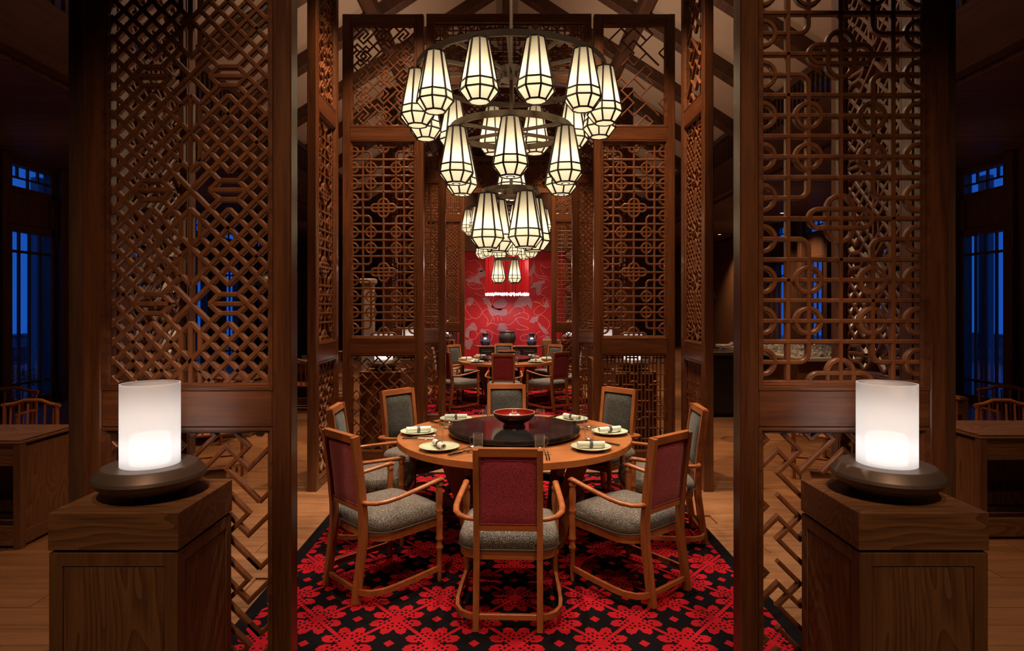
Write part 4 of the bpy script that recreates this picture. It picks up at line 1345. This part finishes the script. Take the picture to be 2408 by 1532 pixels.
def place(kind, fn, loc, rz, label):
    if kind not in protos:
        protos[kind] = fn(loc, rz, label) if rz is not None else fn(loc, label)
        return protos[kind]
    c = copy_tree(protos[kind]); c.location = loc; c.rotation_euler = (0, 0, rz or 0); c['label'] = label
    return c
for k in (0, 1):
    nm = ('nearer', 'farther')[k]
    ox, oy = TC[0] - .06 * k, TC[1] + ROOM_DY * k
    place('table', round_table, (ox, oy, .008), None, '%s round oak table set for eight' % nm)
    z = TH + .008
    place('susan', susan, (ox, oy, z), None, 'black stone lazy susan in the middle of the %s round table' % nm)
    place('bowl', bowl, (ox, oy + .02, z + .058), None, 'red lacquer bowl on the lazy susan of the %s round table' % nm)
    for (a, w) in ANG:
        ar = math.radians(a); r_ = .745
        px, py = ox + r_ * math.cos(ar), oy + r_ * math.sin(ar)
        place('plate', plate, (px, py, z), None, 'pale green plate at the %s seat of the %s round table' % (w, nm))
        place('napkin', napkin, (px, py, z + .0165), math.radians(NAP[a]), 'rolled white napkin on the %s plate of the %s round table' % (w, nm))
        # cutlery on the diner's right
        tx, ty = -math.sin(ar), math.cos(ar)
        for kind, fn, off, rad, da in (('spoon', spoon, .170, .70, PI), ('inner chop', chopstick, .200, .72, PI), ('outer chop', chopstick, .217, .72, PI), ('rest', rest, .20, .66, PI)):
            qx = ox + rad * math.cos(ar) + tx * off; qy = oy + rad * math.sin(ar) + ty * off
            if kind == 'rest':
                place(kind, fn, (qx, qy, z), ar, 'silver chopstick rest by the %s plate of the %s round table' % (w, nm))
            else:
                lb = ('silver soup spoon by the %s plate of the %s round table' if kind == 'spoon' else kind + 'stick, black and silver, by the %s plate of the %s round table') % (w, nm)
                place('spoon' if kind == 'spoon' else 'chop', fn, (qx, qy, z), ar + da, lb)
    for ((gx, gy), an, w) in GLS:
        place('glass', tea_glass, (gx + ox - TC[0], gy + oy - TC[1], z), math.radians(an), 'glass cup with handle %s on the %s round table' % (w, nm))

# ------------------------------------------------------------------ chandeliers
OCT = [(PI / 8 + k * PI / 4) for k in range(8)]
LV = [(.066, 0.0), (.121, -.282), (.131, -.340), (.074, -.412)]
def oct_pts(r, z): return [(r * math.cos(a), r * math.sin(a), z) for a in OCT]
fr = MB()
sq = [(-.0056, -.0046), (.0056, -.0046), (.0056, .0046), (-.0056, .0046)]
for a in OCT:
    fr.sweep([(r * math.cos(a), r * math.sin(a), z) for r, z in LV], sq, up=(math.cos(a), math.sin(a), .3), miter=False)
for r, z in LV: fr.sweep(oct_pts(r, z), sq, True)
fr.tube([(0, 0, .03), (0, 0, -.02)], .010, 8); fr.lathe([(.066, -.002), (.066, .003)], 8, phase=PI / 8)
frame_me = fr.mesh('lantern'); frame_me.materials.append(M['bronze_frame'])
sh = MB()
q = []
for (r, z) in LV: q += oct_pts(r * .985, z)
sf = []
for j in range(3):
    for i in range(8):
        k = (i + 1) % 8; sf.append((j * 8 + i, j * 8 + k, (j + 1) * 8 + k, (j + 1) * 8 + i))
shade_me = MB().add(q, sf).mesh('shade'); shade_me.materials.append(M['shade'])
bot_me = MB().add(oct_pts(.072, -.4115), [tuple(range(8))]).mesh('bottom_panel'); bot_me.materials.append(M['shade'])
lens_me = MB().lathe([(.034, -.4145), (.030, -.418), (.020, -.418)], 20, cap0=False, cap1=False).mesh('lens_ring'); lens_me.materials.append(M['bronze_frame'])
lensd_me = MB().lathe([(.019, -.4175), (.001, -.4175)], 16, cap0=False, cap1=False).mesh('lens'); lensd_me.materials.append(M['lens'])
LANT_W = 1.1
def chandelier(cx, cy, label, first, turn=(0, 0)):
    t = empty('lantern_chandelier', (cx, cy, 0)); tag(t, label, 'chandelier', 'three tier lantern chandeliers')
    def ring(r, z, w=.05, name='ring'):
        n = 72
        MB().sweep([(r * math.cos(2 * PI * k / n), r * math.sin(2 * PI * k / n), z) for k in range(n)], [(-.010, -w / 2), (.010, -w / 2), (.010, w / 2), (-.010, w / 2)], True).build(name, M['bronze'], t, 30)
    MB().tube([(0, 0, RZ), (0, 0, 2.66)], .013, 10, up=(0, 1, 0)).build('pole', M['bronze'], t, 40)
    MB().lathe([(.028, -.3), (.028, 0)], 14, (0, 0, 4.6)).build('pole_sleeve', M['bronze'], t, 40)
    tiers = [(.727, 3.575, 12, -17.5 - 90, .10, .085), (.468, 3.125, 6, -1 - 90 + turn[0], .06, .05), (.217, 2.655, 4, 30 - 90 + turn[1], .05, .06)]
    for ti, (r, z, n, a0, hh, hr) in enumerate(tiers):
        ring(r, z, .045 if ti < 2 else .032)
        MB().lathe([(.03, -hh / 2), (hr, -hh / 2), (hr, hh / 2), (.03, hh / 2)], 24, (0, 0, z)).build('hub', M['bronze'], t, 30)
        for k in range(n):
            a = math.radians(a0 + 360 * k / n) + (PI / n if ti == 0 else 0)
            MB().sweep([(.04 * math.cos(a), .04 * math.sin(a), z), (r * math.cos(a), r * math.sin(a), z)], [(-.009, -.012), (.009, -.012), (.009, .012), (-.009, .012)]).build('spoke', M['bronze'], t)
        for k in range(n):
            a = math.radians(a0 + 360 * k / n)
            rr_ = r if ti < 2 else r * .98
            x, y_, zz = rr_ * math.cos(a), rr_ * math.sin(a), z - .035
            L = obj('lantern', frame_me, None, t); L.location = (x, y_, zz)
            L.rotation_euler = (0, 0, a + (PI / 8 if (k % 2) else 0))
            obj('shade', shade_me, None, L); obj('bottom_panel', bot_me, None, L)
            point('lantern_bulb', (cx + x, cy + y_, zz - .255), LANT_W, (1.0, 0.87, 0.66), 0.035)
            if ti == 1:
                obj('lens_ring', lens_me, None, L); obj('lens', lensd_me, None, L)
                spot('lantern_spot', (cx + x, cy + y_, zz - .425), (cx + x * 1.0, cy + y_ * 1.0, 0), 26, 80, SOFT, 0.7, 0.018)
    return t
chandelier(0.012, 4.80, 'three tier bronze chandelier of cream lanterns above the nearer round table', True)
chandelier(-0.02, 4.80 + ROOM_DY, 'three tier bronze chandelier of cream lanterns above the farther round table', False, (16, 15))

# ------------------------------------------------------------------ red cord pendant, altar table, pots
PX, PY = 0.0, 14.2
t = empty('cord_pendant', (PX, PY, 2.05)); tag(t, 'round pendant of hanging red cords ending in lit crystals', 'pendant lamp')
cords = MB(); beads = MB(); rr = random.Random(11)
for k in range(84):
    a = 2 * PI * k / 84 + rr.uniform(-.02, .02); r_ = .485 + rr.uniform(-.02, .02)
    x, y_ = r_ * math.cos(a), r_ * math.sin(a)
    cords.tube([(x, y_, 0.02), (x, y_, 1.05)], .0055, 5, up=(0, 1, 0))
    beads.lathe([(.004, -.03), (.015, -.012), (.018, .002), (.012, .018), (.004, .03)], 7, (x, y_, rr.uniform(-.012, .012)))
o_ = cords.build('cord_curtain', M['red_cord'], t); o_['kind'] = 'stuff'
o_ = beads.build('crystal_fringe', M['crystal'], t); o_['kind'] = 'stuff'
MB().lathe([(.45, 1.05), (.52, 1.05), (.52, 1.09), (.45, 1.09)], 48).build('top_ring', M['black_metal'], t, 30)
MB().box((0, 0, 1.07), (.98, .05, .03)).build('hanger_bar', M['black_metal'], t)
MB().tube([(0, 0, 1.07), (0, 0, RZ - 2.0)], .012, 8, up=(0, 1, 0)).build('rod', M['black_metal'], t)
spot('pendant_spot', (PX, PY + .1, 2.06), (PX, PY + .45, 0), 66, 150, (1.0, 0.80, 0.74), 0.6, 0.08)
point('pendant_bulb', (PX, PY, 2.75), 16, (1.0, 0.72, 0.62), 0.04)
AY = 14.68
t = empty('altar_table', (0.02, AY, 0)); tag(t, 'long black altar table with flared ends before the red wall', 'console table')
MB().box((0, 0, .822), (1.50, .44, .04), .008).build('top', M['altar_red'], t)
for s in (-1, 1):
    MB().add([(s * .745, -.22, .802), (s * .745, .22, .802), (s * .815, .22, .828), (s * .815, -.22, .828), (s * .745, -.22, .842), (s * .745, .22, .842), (s * .815, .22, .842), (s * .815, -.22, .842)],
             [(0, 1, 2, 3), (4, 7, 6, 5), (0, 4, 5, 1), (0, 3, 7, 4), (1, 5, 6, 2), (3, 2, 6, 7)]).build('flared_end', M['altar_red'], t)
MB().box((0, 0, .62), (1.36, .38, .36), .006).build('carcass', M['altar'], t)
for k in range(4):
    d = MB().box((0, -.196, .62), (.31, .02, .28), .004).build('drawer_front', M['altar'], t); d.location = (-.495 + k * .33, 0, 0)
    MB().box((0, -.208, .62), (.22, .01, .19), .004).build('raised_panel', M['altar'], d)
for sx in (-1, 1):
    for sy in (-1, 1):
        MB().box((sx * .64, sy * .15, .22), (.07, .07, .44), .006).build('leg', M['altar'], t)
t = empty('drum_pot', (0.0, AY - .05, .8425)); tag(t, 'round black studded pot in the middle of the altar table', 'pot')
MB().lathe([(.14, 0), (.155, .01), (.15, .03), (.185, .08), (.208, .16), (.205, .22), (.185, .28), (.165, .305)], 40, cap1=False).build('body', M['pot'], t, 40)
MB().lathe([(.165, .305), (.178, .31), (.178, .335), (.165, .34), (.155, .33), (.150, .28)], 40, cap0=False, cap1=False).build('rim', M['pot'], t, 40)
for k in range(12):
    a = 2 * PI * k / 12
    MB().lathe([(.012, 0), (.009, .006), (.001, .009)], 8, cap1=False).build('stud', M['black_metal'], t).location = (.187 * math.cos(a), .187 * math.sin(a), .285)
vp_ = None
for x, w in ((-.52, 'left'), (.58, 'right')):
    t = empty('vase', (x, AY - .02, .842)); tag(t, 'dark blue relief vase at the %s end of the altar table' % w, 'vase', 'blue vases on the altar table')
    MB().lathe([(.085, 0), (.10, .01), (.128, .06), (.130, .10), (.105, .15), (.075, .19), (.066, .22), (.070, .255), (.085, .275)], 8, cap1=False, phase=PI / 8).build('body', M['blue_vase'], t)
    MB().lathe([(.085, .275), (.088, .29), (.078, .295), (.065, .28), (.06, .22)], 8, cap0=False, cap1=False, phase=PI / 8).build('mouth', M['blue_vase'], t)
    for s in (-1, 1):
        MB().tube([(s * .07, 0, .25), (s * .115, 0, .23), (s * .12, 0, .18), (s * .10, 0, .155)], .010, 6, up=(0, 1, 0)).build('handle', M['blue_vase'], t, 60)

# ------------------------------------------------------------------ aisle furniture
def box_table(loc, label, w=1.25, dp=.62, h=.79):
    t = empty('oak_table', loc); tag(t, label, 'table', 'oak tables in the aisles')
    MB().box((0, 0, h - .022), (w, dp, .016), .003).build('top_edge', M['oak_frame'], t)
    MB().box((0, 0, h - .006), (w - .03, dp - .03, .016), .002).build('tabletop', M['oak_x'], t)
    for sx in (-1, 1):
        for sy in (-1, 1):
            MB().box((sx * (w / 2 - .03), sy * (dp / 2 - .03), (h - .03) / 2), (.055, .055, h - .03), .003).build('leg', M['oak_frame'], t)
        MB().box((sx * (w / 2 - .03), 0, (h - .03) / 2 + .02), (.02, dp - .10, h - .12)).build('side_panel', M['oak_z'], t)
        MB().box((sx * (w / 2 - .03), 0, .07), (.035, dp - .10, .10), .003).build('bottom_rail', M['oak_x'], t)
    for sy in (-1, 1):
        MB().box((0, sy * (dp / 2 - .03), h - .11), (w - .10, .03, .16), .003).build('apron', M['oak_x'], t)
        MB().box((0, sy * (dp / 2 - .03), .09), (w - .10, .035, .14), .003).build('bottom_rail', M['oak_x'], t)
    MB().box((0, dp / 2 - .08, h / 2), (w - .10, .015, h - .2)).build('back_panel', M['oak_z'], t)
    return t
def spindle_chair(loc, rz, label):
    t = empty('spindle_chair', loc, rz); tag(t, label, 'chair', 'spindle back chairs in the aisles')
    MB().box((0, .24, .445), (.52, .46, .03), .008).build('seat', M['chair_wood_x'], t)
    for sx in (-1, 1):
        for y_, top in ((.02, .86), (.46, .66)):
            MB().tube([(sx * .25, y_, 0), (sx * .245, y_, top)], .016, 8, up=(0, 1, 0)).build('leg', M['chair_wood'], t, 60)
        MB().tube([(sx * .25, .02, .64), (sx * .262, .2, .66), (sx * .25, .48, .665)], .015, 8).build('armrest', M['chair_wood'], t, 60)
        for j in range(3):
            MB().tube([(sx * .252, .13 + j * .11, .455), (sx * .257, .13 + j * .11, .655)], .009, 6, up=(0, 1, 0)).build('arm_spindle', M['chair_wood'], t, 60)
        MB().tube([(sx * .25, .02, .16), (sx * .25, .46, .16)], .010, 6).build('stretcher', M['chair_wood'], t, 60)
    MB().tube([(-.27, .02, .84), (-.16, .0, .855), (-.08, -.01, .885), (.08, -.01, .885), (.16, .0, .855), (.27, .02, .84)], .018, 8).build('crest_rail', M['chair_wood_x'], t, 60)
    for j in range(6):
        x = -.20 + j * .08
        MB().tube([(x, .02, .455), (x, .0, .855)], .010, 6, up=(0, 1, 0)).build('spindle', M['chair_wood'], t, 60)
    for y_ in (.02, .46):
        MB().tube([(-.25, y_, .12), (.25, y_, .12)], .010, 6).build('stretcher', M['chair_wood'], t, 60)
    return t
tb = box_table((-4.17, 4.77, 0), 'oak box table at the left edge of the picture')
def put_table(loc, label):
    c = copy_tree(tb); c.location = loc; c['label'] = label
put_table((4.17, 4.95, 0), 'oak box table at the right edge of the picture')
put_table((-3.75, 11.1, 0), 'oak table in the left aisle seen through the gap beside the screens')
put_table((-4.1, 8.6, 0), 'oak table in the left aisle behind the diamond lattice')
put_table((4.3, 6.9, 0), 'oak table in the right aisle behind the ring lattice')
sc0 = spindle_chair((4.60, 5.75, 0), PI, 'spindle chair just behind the right edge oak table')
SP = [((5.45, 6.75), PI - .3, 'high backed spindle chair beyond the right edge oak table by the window'), ((-4.45, 5.75), PI, 'spindle chair just behind the left edge oak table'),
      ((-5.35, 6.6), PI + .3, 'spindle chair beyond the left edge oak table by the window'), ((-3.0, 6.3), .4, 'spindle chair seen through the foreground left fret panel'),
      ((3.15, 6.2), -.4, 'spindle chair seen through the foreground right fret panel'), ((-3.55, 10.2), 0, 'spindle chair at the left aisle table seen through the gap'),
      ((-3.9, 7.8), 0, 'spindle chair at the left aisle table behind the diamond lattice'), ((-4.6, 9.5), PI, 'spindle chair on the far side of the left aisle table behind the diamond lattice'),
      ((4.2, 6.1), 0, 'spindle chair in front of the right aisle table'), ((-3.3, 12.0), PI, 'spindle chair behind the left aisle table seen through the gap')]
for (x, y_), rz, lab in SP:
    c = copy_tree(sc0); c.location = (x, y_, 0); c.rotation_euler = (0, 0, rz); c['label'] = lab
for (x, y_, w) in ((-3.62, 10.95, 'nearer the front edge'), (-3.4, 11.1, 'at the right end'), (-3.55, 11.25, 'towards the back')):
    place('glass', tea_glass, (x, y_, .792), 0.3, 'glass cup %s of the left aisle table seen through the gap' % w)
for (x, y_, w) in ((-3.75, 8.5, 'right'), (-4.0, 8.6, 'middle'), (-4.3, 8.5, 'left')):
    place('glass', tea_glass, (x, y_, .792), 0.6, 'glass cup on the %s of the left aisle table behind the diamond lattice' % w)
place('plate', plate, (-3.95, 10.95, .792), None, 'pale plate on the left aisle table seen through the gap')
def dome(loc, label):
    t = empty('dome_pendant', loc); tag(t, label, 'pendant lamp', 'dark dome pendants over the aisle tables')
    MB().lathe([(.20, 0), (.192, .05), (.16, .11), (.10, .155), (.03, .17)], 32, cap0=False).build('shade', M['black_metal'], t, 50)
    top = RZ - abs(loc[0]) * (RZ - EZ) / (BX + .3) - loc[2] + .02
    MB().tube([(0, 0, .17), (0, 0, top)], .006, 6, up=(0, 1, 0)).build('cable', M['black_metal'], t)
    MB().lathe([(.03, .04), (.04, .07), (.03, .11), (.01, .12)], 16).build('bulb', M['down_lens'], t, 50)
    return t
dome((2.56, 8.2, 1.87), 'dark dome pendant in the gap right of the screens')
dome((-3.35, 8.6, 2.06), 'dark dome pendant behind the diamond lattice of the left screen')
dome((4.6, 7.6, 2.2), 'dark dome pendant behind the ring lattice of the right screen')
# bar on the right
t = empty('bar_counter', (3.62, 10.1, 0)); tag(t, 'black bar counter in the gap right of the screens', 'counter')
MB().box((0, 0, .52), (.80, .66, .90), .004).build('body', M['black_panel'], t)
MB().box((0, 0, 1.02), (.84, .74, .045), .006).build('worktop', M['steel'], t)
MB().box((0, .02, .035), (.74, .58, .07)).build('plinth', M['black_metal'], t)
t = empty('bar_tap', (3.44, 9.95, 1.0425)); tag(t, 'small bronze swan neck tap on the black bar counter', 'tap')
MB().lathe([(.022, 0), (.022, .05), (.014, .06)], 12).build('base', M['steel'], t, 40)
MB().tube([(0, 0, .055), (0, 0, .075), (.06, 0, .085), (.16, 0, .085), (.20, 0, .10), (.235, 0, .085), (.24, 0, .06)], .009, 8, up=(0, 1, 0)).build('spout', M['steel'], t, 60)
t = empty('display_counter', (5.12, 10.5, 0)); tag(t, 'oak display counter with crushed ice behind the ring lattice', 'counter')
MB().box((0, 0, .49), (1.9, 3.3, .98), .004).build('body', M['oak_z'], t)
MB().box((0, 0, 1.0), (2.0, 3.4, .05), .006).build('stone_top', M['stone'], t)
ic = MB(); rr = random.Random(2)
for k in range(1500):
    x, y_ = rr.uniform(-.85, .85), rr.uniform(-1.5, 1.5); s_ = rr.uniform(.02, .045)
    ic.box((x, y_, 1.03 + rr.uniform(0, .05)), (s_, s_, s_), 0, Matrix.Rotation(rr.uniform(0, 3), 3, (rr.random(), rr.random(), rr.random() + .1)))
o_ = ic.build('crushed_ice', M['ice'], t); o_['kind'] = 'stuff'
t = empty('stone_pier', (-2.62, 11.6, 0)); tag(t, 'pale stone pier glimpsed behind the rear left screen', 'pier')
MB().lathe([(.15, 0), (.145, 2.2)], 4, phase=PI / 4).build('shaft', M['stone'], t)
MB().box((0, 0, 2.24), (.28, .28, .10), .02).build('capital', M['stone'], t)
MB().box((0, 0, .08), (.30, .30, .16), .02).build('base', M['stone'], t)
spot('pier_spot', (-2.3, 10.9, 4.6), (-2.62, 11.6, 1.4), 60, 40, SOFT)
